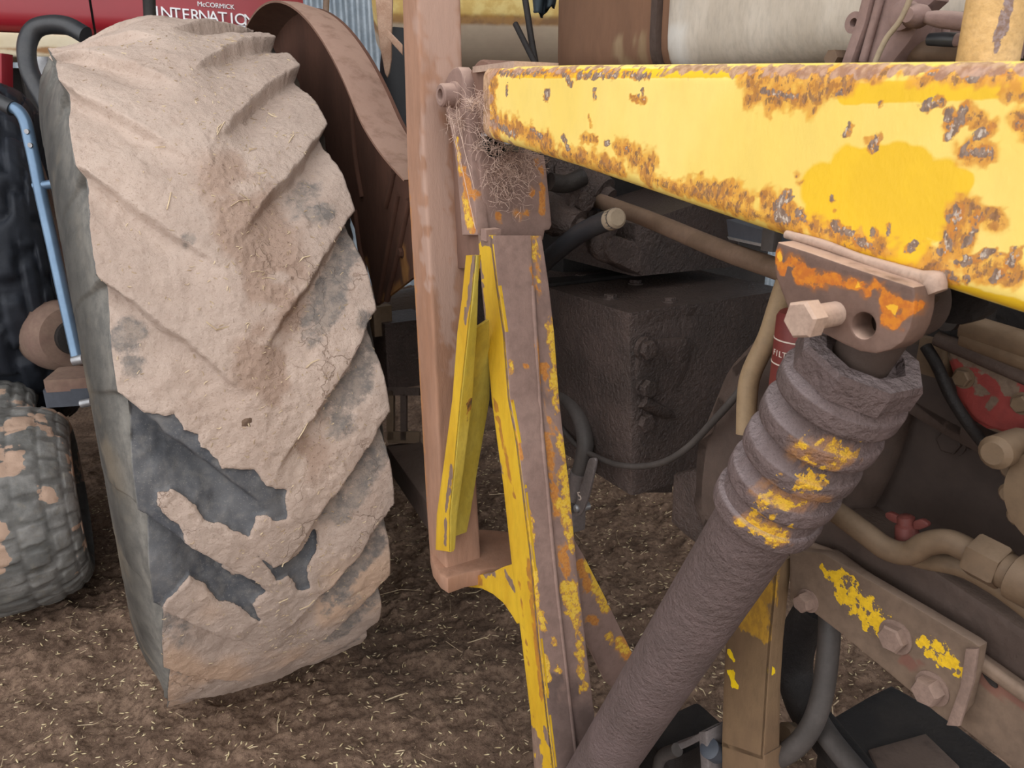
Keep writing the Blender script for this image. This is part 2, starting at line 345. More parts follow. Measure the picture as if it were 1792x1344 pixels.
def gridfaces(nu, nv, wrap_u=False, wrap_v=False, base=0):
    fs = []
    for i in range(nu if wrap_u else nu - 1):
        for j in range(nv if wrap_v else nv - 1):
            a = i * nv + j; b = ((i + 1) % nu) * nv + j; c = ((i + 1) % nu) * nv + (j + 1) % nv; d = i * nv + (j + 1) % nv
            fs.append((base + a, base + b, base + c, base + d))
    return fs
def loft(secs, caps=True):
    """secs: list of (M,3) closed loops"""
    n = len(secs); m = len(secs[0]); V = np.concatenate(secs)
    fs = gridfaces(n, m, wrap_v=True)
    if caps: fs.append(tuple(range(m - 1, -1, -1))); fs.append(tuple(range((n - 1) * m, n * m)))
    return V, fs
def outward(o):
    bm = bmesh.new(); bm.from_mesh(o.data); bmesh.ops.recalc_face_normals(bm, faces=bm.faces); bm.to_mesh(o.data); bm.free(); o.data.update()
    return o
def rsec(c, r, ne=4, nr=3):
    """quad section with rounded corners, ne pieces along each straight side"""
    c = [np.asarray(p, float) for p in c]; out = []
    n = len(c)
    for i in range(n):
        p, q, s = c[i - 1], c[i], c[(i + 1) % n]
        d1 = unit(p - q); d2 = unit(s - q)
        rr = min(r, .45 * np.linalg.norm(p - q), .45 * np.linalg.norm(s - q))
        a, b = q + d1 * rr, q + d2 * rr
        for k in range(nr + 1):
            t = k / nr
            out.append((1 - t) ** 2 * a + 2 * t * (1 - t) * q + t * t * b)
        e = s - d2 * rr if np.linalg.norm(s - q) > 2 * rr else b
        for k in range(1, ne):
            out.append(b + (e - b) * k / ne)
    return np.array(out)
def beam(name, stations, m, parent=None, r=.003, step=.02, ne=4, sp=None, nr=2):
    """stations: list of 4-corner sections, run through piecewise"""
    secs = []
    for s, (a, b) in enumerate(zip(stations[:-1], stations[1:])):
        a = np.asarray(a, float); b = np.asarray(b, float)
        n = max(1, int(np.linalg.norm(b.mean(0) - a.mean(0)) / step))
        for k in range(n): secs.append(rsec(a + (b - a) * k / n, r, ne, nr))
    secs.append(rsec(np.asarray(stations[-1], float), r, ne, nr))
    V, fs = loft(secs)
    return outward(build(name, V, fs, m, parent, sp=sp))
def slab(name, left, right, thick, m, parent=None, r=.002, step=.02, ne=6, sp=None):
    """a strip between two 3D polylines with thickness vector"""
    st = [[l, q, q + thick, l + thick] for l, q in zip(left, right)]
    return beam(name, st, m, parent, r, step, ne, sp)
def catmull(P, n=8):
    P = [np.asarray(p, float) for p in P]
    if len(P) < 3: return [P[0] + (P[1] - P[0]) * k / n for k in range(n + 1)]
    Q = [2 * P[0] - P[1]] + P + [2 * P[-1] - P[-2]]; out = []
    for i in range(1, len(Q) - 2):
        for k in range(n):
            t = k / n; p0, p1, p2, p3 = Q[i - 1:i + 3]
            out.append(.5 * (2 * p1 + (p2 - p0) * t + (2 * p0 - 5 * p1 + 4 * p2 - p3) * t * t + (3 * p1 - p0 - 3 * p2 + p3) * t ** 3))
    out.append(P[-1]); return out
def tube_geo(pts, r, ns=12):
    pts = [np.asarray(p, float) for p in pts]; secs = []; ref = None
    n = len(pts); rr = r if hasattr(r, '__len__') else [r] * n
    for i, p in enumerate(pts):
        d = unit(pts[min(i + 1, n - 1)] - pts[max(i - 1, 0)])
        if ref is None:
            ref = unit(np.cross(d, Z if abs(d[2]) < .9 else F))
        ref = unit(ref - d * (ref @ d)); up = np.cross(d, ref)
        ang = np.linspace(0, 2 * np.pi, ns, endpoint=False)
        secs.append(p + rr[i] * (np.cos(ang)[:, None] * ref + np.sin(ang)[:, None] * up))
    return loft(secs)
def tube(name, pts, r, m, parent=None, n=8, ns=14, sp=None):
    P = catmull(pts, n)
    if hasattr(r, '__len__'): r = np.interp(np.linspace(0, 1, len(P)), np.linspace(0, 1, len(r)), r)
    V, fs = tube_geo(P, r, ns)
    return outward(build(name, V, fs, m, parent, sp=sp, sharp=50))
def lathe(name, c, axis, prof, m, parent=None, n=40, sp=None, sharp=35, sides=None, rot=0.0):
    """prof: (t along axis, radius); closes on the axis where radius 0"""
    axis = unit(axis); u = unit(np.cross(axis, Z if abs(axis[2]) < .9 else F)); w = np.cross(axis, u)
    n = sides or n; ang = np.linspace(0, 2 * np.pi, n, endpoint=False) + rot; secs = []
    for t, r in prof:
        secs.append(np.asarray(c) + axis * t + max(r, 1e-5) * (np.cos(ang)[:, None] * u + np.sin(ang)[:, None] * w))
    V, fs = loft(secs)
    return outward(build(name, V, fs, m, parent, sp=sp, sharp=sharp))
def hexbolt(c, n, r, h, m, parent, name='bolt', washer=True):
    k = .86
    prof = [(-.006, 1e-5), (-.006, r * 1.25), (r * .12, r * 1.25)] if washer else [(-.006, 1e-5)]
    if washer: lathe_w = lathe(name, c, n, prof + [(r * .12, 1e-5)], m, parent, n=20); par = lathe_w; nm = 'bolt_head'
    else: par = parent; nm = name
    return lathe(nm, c, n, [(0, 1e-5), (0, r), (h * .82, r), (h, r * k), (h, 1e-5)], m, par, sides=6, rot=random.random())
def area2(P): return .5 * sum(P[i][0] * P[(i + 1) % len(P)][1] - P[(i + 1) % len(P)][0] * P[i][1] for i in range(len(P)))
def inpoly(x, y, P):
    c = np.zeros(np.shape(x), bool); n = len(P)
    for i in range(n):
        x1, y1 = P[i]; x2, y2 = P[(i + 1) % n]
        if y1 == y2: continue
        k = ((y1 > y) != (y2 > y)) & (x < (x2 - x1) * (y - y1) / (y2 - y1) + x1); c ^= k
    return c
def polydist(x, y, P):
    d = np.full(np.shape(x), 1e9)
    for i in range(len(P)):
        a = np.array(P[i], float); b = np.array(P[(i + 1) % len(P)], float); e = b - a
        t = np.clip(((x - a[0]) * e[0] + (y - a[1]) * e[1]) / max(e @ e, 1e-12), 0, 1)
        d = np.minimum(d, np.hypot(x - a[0] - t * e[0], y - a[1] - t * e[1]))
    return d
def roundpoly(P, n=2):
    P = [np.asarray(p, float) for p in P]
    for _ in range(n):
        Q = []
        for i in range(len(P)):
            a, b = P[i], P[(i + 1) % len(P)]; Q += [a * .82 + b * .18, a * .18 + b * .82]
        P = Q
    return P
def plate(name, P3, thick, m, parent=None, holes=(), step=.02, bev=.0015, sp=None, rnd=0):
    """flat plate: coplanar 3D outline P3 extruded by vector thick, filled with an even triangle net; holes = (centre3D, radius)"""
    P3 = [np.asarray(p, float) for p in P3]
    if rnd: P3 = roundpoly(P3, rnd)
    nrm = unit(-np.asarray(thick, float)); o = P3[0]; u = unit(np.cross(nrm, Z if abs(nrm[2]) < .9 else F)); w = np.cross(nrm, u)
    P2 = [((p - o) @ u, (p - o) @ w) for p in P3]
    if area2(P2) < 0: P2 = P2[::-1]
    loops = [P2]
    for c, r in holes:
        cx, cy = (c - o) @ u, (c - o) @ w
        loops.append([(cx + r * math.cos(t), cy - r * math.sin(t)) for t in np.linspace(0, 2 * np.pi, 25)[:-1]])
    def subdiv(L, s):
        out = []
        for i in range(len(L)):
            a = np.array(L[i]); b = np.array(L[(i + 1) % len(L)]); k = max(1, int(np.linalg.norm(b - a) / s))
            out += [tuple(a + (b - a) * j / k) for j in range(k)]
        return out
    loops = [subdiv(loops[0], step)] + loops[1:]
    pts = []; edges = []
    for L in loops:
        b = len(pts); pts += L; edges += [(b + i, b + (i + 1) % len(L)) for i in range(len(L))]
    xs = np.arange(min(p[0] for p in P2), max(p[0] for p in P2), step); ys = np.arange(min(p[1] for p in P2), max(p[1] for p in P2), step)
    if len(xs) and len(ys):
        X, Y = np.meshgrid(xs, ys); X = X.ravel() + RNG.uniform(-.15, .15, X.size) * step; Y = Y.ravel() + RNG.uniform(-.15, .15, Y.size) * step
        k = inpoly(X, Y, P2) & (polydist(X, Y, P2) > step * .4)
        for L in loops[1:]: k &= ~inpoly(X, Y, L) & (polydist(X, Y, L) > step * .3)
        pts += list(zip(X[k].tolist(), Y[k].tolist()))
    vs, es, fs, *_ = delaunay_2d_cdt([Vector(p) for p in pts], edges, [], 1, 1e-7)
    vs = np.array([(v.x, v.y) for v in vs]); fs = [f for f in fs]
    keep = []
    for f in fs:
        cx, cy = vs[list(f)].mean(0)
        if all(not inpoly(np.array([cx]), np.array([cy]), L)[0] for L in loops[1:]): keep.append(tuple(f))
    # boundary edges -> walls
    cnt = {}
    for f in keep:
        for i in range(len(f)):
            e = (f[i], f[(i + 1) % len(f)]); cnt[e] = 1
    bnd = [e for e in cnt if (e[1], e[0]) not in cnt]
    n = len(vs); front = o + vs[:, :1] * u + vs[:, 1:] * w
    # chamfer: front rim pulled in a little
    V = np.concatenate([front, front + thick]); faces = list(keep) + [tuple(i + n for i in f[::-1]) for f in keep]
    faces += [(e[1], e[0], e[0] + n, e[1] + n) for e in bnd]
    ob = build(name, V, faces, None, parent, sharp=None)
    me = ob.data; bm = bmesh.new(); bm.from_mesh(me); bmesh.ops.remove_doubles(bm, verts=bm.verts, dist=1e-6); bmesh.ops.recalc_face_normals(bm, faces=bm.faces)
    if bev:
        ed = [e for e in bm.edges if len(e.link_faces) == 2 and e.calc_face_angle(0) > .9 and abs(Vector(nrm) .dot((e.verts[0].co - e.verts[1].co).normalized())) < .3]
        bmesh.ops.bevel(bm, geom=ed, offset=bev, segments=2, affect='EDGES', profile=.5)
    bm.to_mesh(me); bm.free()
    me.materials.append(M[m])
    co = np.empty(len(me.vertices) * 3); me.vertices.foreach_get('co', co); Vw = co.reshape(-1, 3) + org(parent)
    for ch, lst in (sp or {}).items():
        at = me.attributes.new(ch, 'FLOAT', 'POINT'); at.data.foreach_set('value', spotval(Vw, lst).astype(np.float32))
    me.shade_smooth(); me.set_sharp_from_angle(angle=math.radians(35))
    return ob
def box(name, c, hx, hy, hz, m, parent=None, r=.003, sp=None):
    """oriented box: centre and three half-axis vectors"""
    c = np.asarray(c, float); hx, hy, hz = (np.asarray(v, float) for v in (hx, hy, hz))
    return beam(name, [[c + s * hz - hx - hy, c + s * hz + hx - hy, c + s * hz + hx + hy, c + s * hz - hx + hy] for s in (-1, 1)], m, parent, r, .05, 3, sp)

# ================================================================== THE SETTING
def gh(x, y):
    P = np.stack([x, y, np.zeros_like(x)], 1)
    h = (fbm(P, 3.0, 3, 3) - .5) * .05 + (fbm(P, 16, 4, 5) - .5) * .03 + np.maximum(fbm(P, 42, 3, 9) - .52, 0) * .035
    h = h + (fbm(P, 120, 2, 23) - .5) * .007
    # earth heaped against the wheel and the small tyre
    q = np.stack([x, y], 1) - WC[:2]; qf = q @ F[:2]; qa = q @ A[:2]
    h = h + .035 * np.exp(-((qf - .12) / .16) ** 2 - (np.maximum(abs(qa) - .17, 0) / .07) ** 2)
    return h - .008
gx = np.unique(np.concatenate([np.linspace(-9, -1.5, 16), np.linspace(-1.5, 1.3, 400), np.linspace(1.3, 9, 16)]))
gy = np.unique(np.concatenate([np.linspace(-9, .95, 14), np.linspace(.95, 2.4, 260), np.linspace(2.4, 3.4, 90), np.linspace(3.4, 12, 24)]))
GX, GY = np.meshgrid(gx, gy, indexing='ij')
gz = gh(GX.ravel(), GY.ravel())
floor_o = build('floor', np.stack([GX.ravel(), GY.ravel(), gz], 1), gridfaces(len(gx), len(gy)), 'dirt', sharp=None)
tag(floor_o, 'bare brown dirt floor littered with chaff', None, None, 'structure')

def corrugated(name, p0, p1, z0, z1, pitch=.076, amp=.017, m='tin'):
    p0 = np.array(p0, float); p1 = np.array(p1, float); L = np.linalg.norm(p1 - p0); d = (p1 - p0) / L; nrm = np.array([-d[1], d[0], 0])
    n = int(L / pitch * 8); V = []
    for i in range(n + 1):
        s = L * i / n; q = p0 + d * s + nrm * amp * math.sin(2 * math.pi * s / pitch)
        V += [q + Z * z0, q + Z * z1]
    o = build(name, np.array(V), gridfaces(n + 1, 2), m, sharp=None)
    return tag(o, None, None, None, 'structure')
corrugated('wall_back', (-7, 5.6, 0), (7, 5.6, 0), -.05, 4.2)
corrugated('wall_right', (7, 5.6, 0), (7, -.5, 0), -.05, 4.2)
corrugated('wall_left', (-7, 1.2, 0), (-7, 5.6, 0), -.05, 4.2)
roof = box('ceiling', (0, 3.3, 4.25), (7.2, 0, 0), (0, 2.4, 0), (0, 0, .03), 'roofing'); tag(roof, None, None, None, 'structure')

# ================================================================== THE MUDDY REAR WHEEL
def cyl_hit(px, py, Rr):
    r = ray(px, py); o = CAMP - WC; of = np.array([o @ F, o[2]]); rf = np.array([r @ F, r[2]])
    a = rf @ rf; b = 2 * of @ rf; c = of @ of - Rr * Rr; D = max(b * b - 4 * a * c, 0); t = (-b - math.sqrt(D)) / 2 / a
    P = CAMP + r * t - WC
    return math.degrees(math.atan2(P[2], P @ F)), float(P @ A)
LUG = 360 / 26
def lug_height(phi, s, notch=0.0):
    """saw-toothed worn lugs: sharp lower edge, mud-packed ramp behind; phi in degrees, s metres"""
    P = np.stack([np.cos(np.radians(phi)) * .67, s, np.sin(np.radians(phi)) * .67], 1)
    wob = (fbm(P, 9, 3, 40) - .5) * 2.6 + (fbm(P, 40, 3, 44) - .5) * 1.6
    left = s > 0.012
    ph0 = np.where(left, 12.6, 4.8)
    edge = ph0 - 96 * (.185 - np.abs(s)) + wob
    x = (edge - phi) / LUG; u = x - np.floor(x); k = np.floor(x)
    ramp = sstep(.0, .62, u) * .85 + .15 * sstep(.5, .95, u)
    drop = ramp * (1 - sstep(.945, 1.0, u))
    soft = np.where(left, .85 + .15 * sstep(26, 8, phi), 1.0) * sstep(.0, .09, np.abs(s - .012))
    drop = 1 - (1 - drop) * soft
    return drop, u, k, left
phis = np.unique(np.concatenate([np.arange(-112, 112, .235), np.linspace(112, 248, 110)]))[:-1]
vs_ = np.linspace(-1, 1, 172)
tread_s = vs_ * WW / 2
PH, SS = np.meshgrid(phis, tread_s, indexing='ij'); ph = PH.ravel(); ss = SS.ravel()
hgt, uu, kk, lf = lug_height(ph, ss)
P3 = np.stack([np.cos(np.radians(ph)) * .67, ss, np.sin(np.radians(ph)) * .67], 1)
# bare rubber patches, outlined on the tread
BARE = [
 [(207,700),(238,722),(303,724),(319,752),(348,759),(353,781),(383,804),(388,821),(445,821),(469,848),(501,858),(500,906),(482,910),(462,900),(447,903),(436,936),(396,924),(356,914),(330,876),(300,862),(276,866),(273,884),(284,902),(316,919),(328,954),(356,973),(375,994),(412,992),(395,1010),(410,1024),(440,1010),(466,1032),(440,1058),(452,1082),(420,1064),(380,1056),(358,1032),(335,1016),(316,1032),(303,1046),(282,1076),(268,1100),(255,1100),(236,900),(214,760)],
 [(452,972),(478,990),(520,978),(556,940),(562,958),(536,1000),(540,1026),(522,1030),(506,1006),(484,1012)],
]
BAREU = [[cyl_hit(x, y, WR + .012) for x, y in P] for P in BARE]
sd = np.full(len(ph), -1.0)
for U in BAREU:
    U2 = [(a * math.pi / 180 * WR, b) for a, b in U]; x = np.radians(ph) * WR
    near = (x > min(p[0] for p in U2) - .06) & (x < max(p[0] for p in U2) + .06)
    d = np.full(len(ph), -.06); dd = polydist(x[near], ss[near], U2); ins = inpoly(x[near], ss[near], U2)
    d[near] = np.where(ins, dd, -np.minimum(dd, .06)); sd = np.maximum(sd, d)
rag = (fbm(P3, 60, 4, 61) - .5) * .012
bare = sstep(-.004, .004, sd + rag)
film = np.zeros(len(ph))
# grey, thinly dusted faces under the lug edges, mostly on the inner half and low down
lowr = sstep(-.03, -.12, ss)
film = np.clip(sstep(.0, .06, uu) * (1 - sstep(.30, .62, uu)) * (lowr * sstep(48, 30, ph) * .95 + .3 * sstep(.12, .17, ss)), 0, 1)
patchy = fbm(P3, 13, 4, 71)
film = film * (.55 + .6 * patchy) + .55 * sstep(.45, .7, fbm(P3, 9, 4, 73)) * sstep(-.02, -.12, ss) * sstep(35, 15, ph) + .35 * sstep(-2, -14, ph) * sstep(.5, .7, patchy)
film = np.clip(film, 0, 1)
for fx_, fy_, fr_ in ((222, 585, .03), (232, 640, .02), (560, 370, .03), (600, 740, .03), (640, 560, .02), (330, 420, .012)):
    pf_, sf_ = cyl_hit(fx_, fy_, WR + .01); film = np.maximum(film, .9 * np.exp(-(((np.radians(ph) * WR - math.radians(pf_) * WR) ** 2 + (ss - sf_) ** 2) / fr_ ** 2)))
crumb = np.clip(1.3 * np.exp(-((ss + .025) / .075) ** 2) * sstep(48, 36, ph) * sstep(-8, 4, ph) * sstep(.3, .6, fbm(P3, 12, 3, 77)), 0, 1)
mudn = fbm(P3, 30, 4, 81)
mud = np.clip(1 - bare, 0, 1)
warm = np.clip(sstep(.45, .65, fbm(P3, 8, 3, 91)) * sstep(-12, -20, ph), 0, 1)
edgein = 1 - sstep(.93, 1.0, np.abs(ss) / (WW / 2))
deep = bare * (1 - hgt) * .016
rad = WR + .014 * (1 - (ss / (WW / 2)) ** 2) + np.where(ss < 0, .026, .022) * (hgt - 1) + .0045 * mud - deep
rad = rad + (fbm(P3, 60, 4, 101) - .5) * .0045 * (.2 + mud) + (fbm(P3, 14, 3, 103) - .5) * .009
rad = rad + (fbm(P3, 170, 3, 105) - .5) * (.0018 + .005 * crumb) * mud
rad = rad - .052 * sstep(.0, .185, ss) * sstep(56, 80, ph)
nt = len(vs_)
rows = [rad.reshape(len(phis), nt)]
# shoulders and walls: (axial beyond the tread edge, radius drop)
prof_out = [(.004, .010), (.007, .024), (.008, .042), (.013, .060), (.022, .085), (.030, .125), (.034, .17), (.026, .225), (.006, .275), (-.02, .30)]
hg = hgt.reshape(len(phis), nt)
def wall(side):
    pts_r, pts_s = [], []
    e = -1 if side > 0 else 0
    for k, (da, dr) in enumerate(prof_out):
        fall = math.exp(-k / 2.2)
        pts_r.append(WR - .004 - dr + .024 * (hg[:, e] - 1) * fall - .052 * (side > 0) * sstep(56, 80, phis) * fall); pts_s.append(np.full(len(phis), side * (WW / 2 + da - .010 * fall) ) - side * .009 * (1 - hg[:, e]) * fall)
    return np.array(pts_r).T, np.array(pts_s).T
SS = SS - np.sign(SS) * .013 * (1 - hgt.reshape(SS.shape)) * sstep(.12, .185, np.abs(SS))
ro, so = wall(1); ri, si = wall(-1)
Rall = np.concatenate([ri[:, ::-1], rows[0], ro], 1); Sall = np.concatenate([si[:, ::-1], SS, so], 1)
nv = Rall.shape[1]; PHa = np.repeat(phis[:, None], nv, 1)
cr, sr = np.cos(np.radians(PHa)), np.sin(np.radians(PHa))
V = WC + (Rall * cr)[..., None] * F + Sall[..., None] * A + (Rall * sr)[..., None] * Z
V = V.reshape(-1, 3)
flat = np.maximum(V[:, 2], -.012); V[:, 2] = flat
def full(a, fill): 
    x = np.full((len(phis), nv), fill, float); x[:, len(prof_out):len(prof_out) + nt] = a.reshape(len(phis), nt); return x.ravel()
sidemask = full(sstep(.99, 1.0, np.abs(ss) / (WW / 2)), 1.0)
bandv = np.zeros((len(phis), nv)); bandv[:, :6] = 1; bandv[:, -10:-6] = [1, 1, .9, .5]; bandv[:, len(prof_out) + nt - 3:len(prof_out) + nt] = 1; bandv = bandv.ravel()
wallmud = full(mud * (1 - .9 * sstep(.985, 1, ss / (WW / 2) + (fbm(P3, 40, 3, 5) - .5) * .02)), 0.0)
wheel = thing('tractor_wheel', 'large rear tractor wheel, its chevron tread caked in pale dried mud', 'tractor wheel', WC - Z * .62)
tyre = build('tyre', V, gridfaces(len(phis), nv, wrap_u=True), 'mud', wheel, attrs={'mud': wallmud, 'film': full(film, .15), 'side': sidemask, 'warm': full(warm, 0), 'crumb': full(crumb, 0), 'band': bandv}, sharp=None)
outward(tyre)
lathe('rim', WC, A, [(-.19, .372), (-.185, .39), (-.12, .36), (.10, .36), (.185, .39), (.19, .372), (.10, .34), (.06, .12), (.05, .0)], 'clay', wheel, n=60)
lathe('hub', WC, A, [(-.35, .0), (-.35, .07), (.05, .07), (.09, .06), (.09, 0)], 'grime', wheel, n=24)
# chaff stuck to the mud
def sticks(n, posfn, L0, L1, rad_, seed):
    rg = np.random.default_rng(seed); V = []; Fs = []
    for i in range(n):
        p, nrm = posfn(rg); t = unit(np.cross(nrm, rg.normal(size=3))); b = np.cross(nrm, t); L = rg.uniform(L0, L1); w = rad_ * rg.uniform(.6, 1.3)
        bend = rg.normal() * .12 * L; c = p + nrm * w * .9; k = len(V)
        for e, off in ((-1, 0), (0, bend), (1, 0)):
            q = c + t * L * .5 * e + b * off
            V += [q + b * w, q - b * w * .5 + nrm * w, q - b * w * .5 - nrm * w * .6]
        for j in (0, 3): Fs += [(k + j + a, k + j + (a + 1) % 3, k + j + 3 + (a + 1) % 3, k + j + 3 + a) for a in range(3)]
        Fs += [(k + 2, k + 1, k), (k + 6, k + 7, k + 8)]
    return np.array(V), Fs
ti = [i for i in range(len(ph)) if -34 < ph[i] < 70]
tv = V.reshape(len(phis), nv, 3)[:, len(prof_out):len(prof_out) + nt].reshape(-1, 3); tin = np.array(ti); tmud = mud[tin]
tin = tin[(tmud > .6)]
def on_tyre(rg):
    for _ in range(6):
        i = tin[rg.integers(len(tin))]
        if rg.random() < math.exp(-((ss[i] + .03) / .09) ** 2) + .12: break
    nrm = unit(F * math.cos(math.radians(ph[i])) + Z * math.sin(math.radians(ph[i])))
    return tv[i], nrm
Vs, Fs = sticks(800, on_tyre, .002, .007, .0007, 3)
V2, F2 = sticks(26, on_tyre, .012, .035, .0009, 4)
k = len(Vs); Vs = np.concatenate([Vs, V2]); Fs = Fs + [tuple(i + k for i in f) for f in F2]
tag(build('stuck_chaff', Vs, Fs, 'straw', wheel, smooth=False), None, None, None, 'stuff')

pf_, sf_ = cyl_hit(430, 738, WR + .012); rc_ = WC + (F * math.cos(math.radians(pf_)) + Z * math.sin(math.radians(pf_))) * (WR + .004) + A * sf_
u_, v_ = np.meshgrid(np.linspace(0, 2 * np.pi, 36, endpoint=False), np.linspace(0, np.pi, 20), indexing='ij')
dv = np.stack([np.sin(v_) * np.cos(u_), np.sin(v_) * np.sin(u_), np.cos(v_)], -1).reshape(-1, 3)
cl0 = rc_ + dv * np.array([.015, .011, .013]) * (.75 + .6 * fbm(dv + 9, 3.5, 5, 12))[:, None]
build('dried_clod', cl0, gridfaces(36, 20, wrap_u=True), 'dirt', wheel, sharp=None)

# ================================================================== REAR MUDGUARD
fend = thing('mudguard', 'rusty brown shell mudguard arching over the muddy tractor wheel', 'mudguard', WC + A * -.26 + F * .66 - Z * .1)
ac = float(WC @ A)
def ring_sec(phi, corners):
    c, s = math.cos(math.radians(phi)), math.sin(math.radians(phi))
    return [WC + F * c * r + Z * s * r + A * (a - ac) for a, r in corners]
def lipr(p): return .722 + (.10 * ((46 - p) / 16) ** 2 if p < 46 else 0)
secs = []
for p in np.linspace(31, 165, 90):
    R1 = lipr(p); secs.append(ring_sec(p, [(-.428, R1), (-.428, R1 + .004), (-.462, R1 + .004), (-.503, R1 - .006), (-.503, R1 - .012), (-.462, R1)]))
Vl, Fl = loft([np.array(s) for s in secs])
lipspots = spots(lambda x, y: PA(x, y, -.44), [(690, 275, 712, 300, 12), (600, 120, 640, 195, 5)])
outward(build('fender_lip', Vl, Fl, 'fender', fend, sp={'rust': lipspots}, sharp=40))
secs = []
for p in np.linspace(24.5, 165, 80):
    R1 = min(lipr(p), .76) - .004; secs.append(ring_sec(p, [(-.497, .40), (-.497, R1), (-.503, R1), (-.503, .40)]))
def dens(s, k=14):
    s = [np.array(q) for q in s]; out = []
    for i in range(4):
        n = k if i in (0, 2) else 1
        out += [s[i] + (s[(i + 1) % 4] - s[i]) * j / n for j in range(n)]
    return np.array(out)
Vd, Fd = loft([dens(s) for s in secs])
dsp = spots(lambda x, y: PA(x, y, -.497), [(712, 480, 690, 520, 16), (690, 520, 670, 530, 14), (640, 460, 648, 480, 8), (700, 420, 712, 470, 12)])
outward(build('fender_side', Vd, Fd, 'fenderin', fend, sp={'rust': dsp}, sharp=40))
for l in ([(697, 340), (679, 440), (663, 527)], [(717, 350), (697, 445), (677, 525)], [(622, 367), (630, 430), (639, 478)], [(616, 170), (622, 270), (634, 345)], [(690, 300), (684, 330), (676, 360)]):
    tube('pressed_rib', [PA(x, y, -.496) for x, y in l], .006, 'fenderin', fend, n=4, ns=8)
hexbolt(PA(703, 442, -.497), A, .008, .006, 'fenderin', fend)
box('mount_bracket', PA(667, 560, -.53), A * .02, F * .012, Z * .03, 'tan', fend)

# ================================================================== AXLE AND DRAWBAR SEEN BETWEEN WHEEL AND POST
axle = thing('rear_axle', 'dark oily rear axle housing behind the muddy wheel', 'axle', WC + A * -.5 - Z * .1)
lathe('axle_housing', WC, A, [(-.30, 0), (-.30, .13), (-.34, .135), (-.36, .10), (-.60, .12), (-.62, .15), (-.66, .15), (-.66, 0)], 'oily', axle, n=36, sp={'red': spots(lambda x, y: PD(x, y, 1.45), [(717, 575, 720, 590, 9)])})
box('axle_flange', PD(700, 610, 1.62), A * .05, F * .05, Z * .07, 'oily', axle)
def pdq(pts, d): return [PD(x, y, d) for x, y in pts]
fr = thing('drawbar_hanger', 'brown windowed hanger frame low behind the wheel', 'hanger frame', PD(705, 790, 1.5))
q = PD(705, 735, 1.5)
for (x0, y0, x1, y1) in ((678, 684, 690, 770), (702, 690, 712, 770), (678, 678, 735, 692), (680, 755, 735, 775)):
    a = PD((x0 + x1) / 2, (y0 + y1) / 2, 1.5); b = PD(x1, (y0 + y1) / 2, 1.5) - a; c = PD((x0 + x1) / 2, y1, 1.5) - a
    box('hanger_bar', a, b, c, unit(np.cross(b, c)) * .012, 'tan' if x0 < 700 and y1 > 700 else 'grime', fr, r=.002)
lk = slab('lower_link', [PD(676, 780, 1.5), PD(760, 900, 1.25)], [PD(735, 770, 1.5), PD(800, 850, 1.25)], np.array([0, .0, -.05]), 'grime', None)
tag(lk, 'flat brown lower link bar sloping down behind the rusty post', 'link bar')
# ================================================================== LOADER TOWER
AT = -.45
tower = thing('loader_tower', 'rusty upright loader tower with yellow side strip and angle brace, pinned to the yellow arm', 'loader tower', T(-.80, -.49, .2))
nA = -A
# rear upright: rounded square tube
def lineA(p, q, a): return PA(*p, a), PA(*q, a)
ap = -.418
pts_l = [PA(703, 0, ap), PA(712, 300, ap), PA(727, 560, ap), PA(745, 880, ap), PA(752, 985, ap)]
pts_c = [PA(730, 0, ap), PA(742, 300, ap), PA(757, 560, ap), PA(772, 880, ap), PA(781, 1000, ap)]
# prolong to the top and keep both edges in line
def prol(P, k): return [P[0] + (P[0] - P[1]) * k] + P
pts_l, pts_c = prol(pts_l, 2.2), prol(pts_c, 2.2)
fpl = fo(PA(735, 100, ap))
wpost = -A * .060
post_sp = {'grey': spots(lambda x, y: PF(x, y, fpl), [(760, 330, 790, 640, 26), (768, -60, 772, 60, 40), (775, 60, 782, 150, 34), (760, 200, 770, 330, 22)]),
           'rust': spots(lambda x, y: PA(x, y, ap), [(712, 300, 745, 880, 9)])}
beam('rear_upright', [[l, c, c + wpost, l + wpost] for l, c in zip(pts_l, pts_c)], 'post', tower, r=.005, step=.008, ne=10, nr=4, sp=post_sp)
# web plate to the ears
plate('web_plate', [PA(x, y, AT - .010) for x, y in [(738, 132), (748, 170), (762, 205), (779, 225), (800, 236), (806, 380), (840, 400), (846, 470), (800, 470), (790, 380), (772, 270), (757, 215)]], -A * .008, 'webdark', tower)
# pivot ear
ear = [(777,160),(779,142),(785,128),(793,119),(801,117),(806,124),(811,140),(815,172),(821,226),(827,300),(835,408),(835,412),(808,412),(805,370),(799,300),(793,250),(785,215),(779,190)]
ear_sp = {'yel': spots(lambda x, y: PA(x, y, AT), [(812, 350, 822, 392, 13), (800, 250, 806, 300, 6)]),
          'rust': spots(lambda x, y: PA(x, y, AT), [(808, 300, 826, 340, 10), (815, 330, 830, 405, 9)])}
plate('pivot_ear', [PA(x, y, AT) for x, y in ear], -A * .017, 'steel', tower, step=.006, sp=ear_sp, bev=.002)
pc = PA(797, 167, AT)
lathe('pin_nut', pc, A, [(0, 0), (0, .0165), (.004, .0165), (.005, .0145), (.019, .0138), (.021, .012), (.021, .0075), (.008, .0072), (.008, 0)], 'steel', tower, n=26)
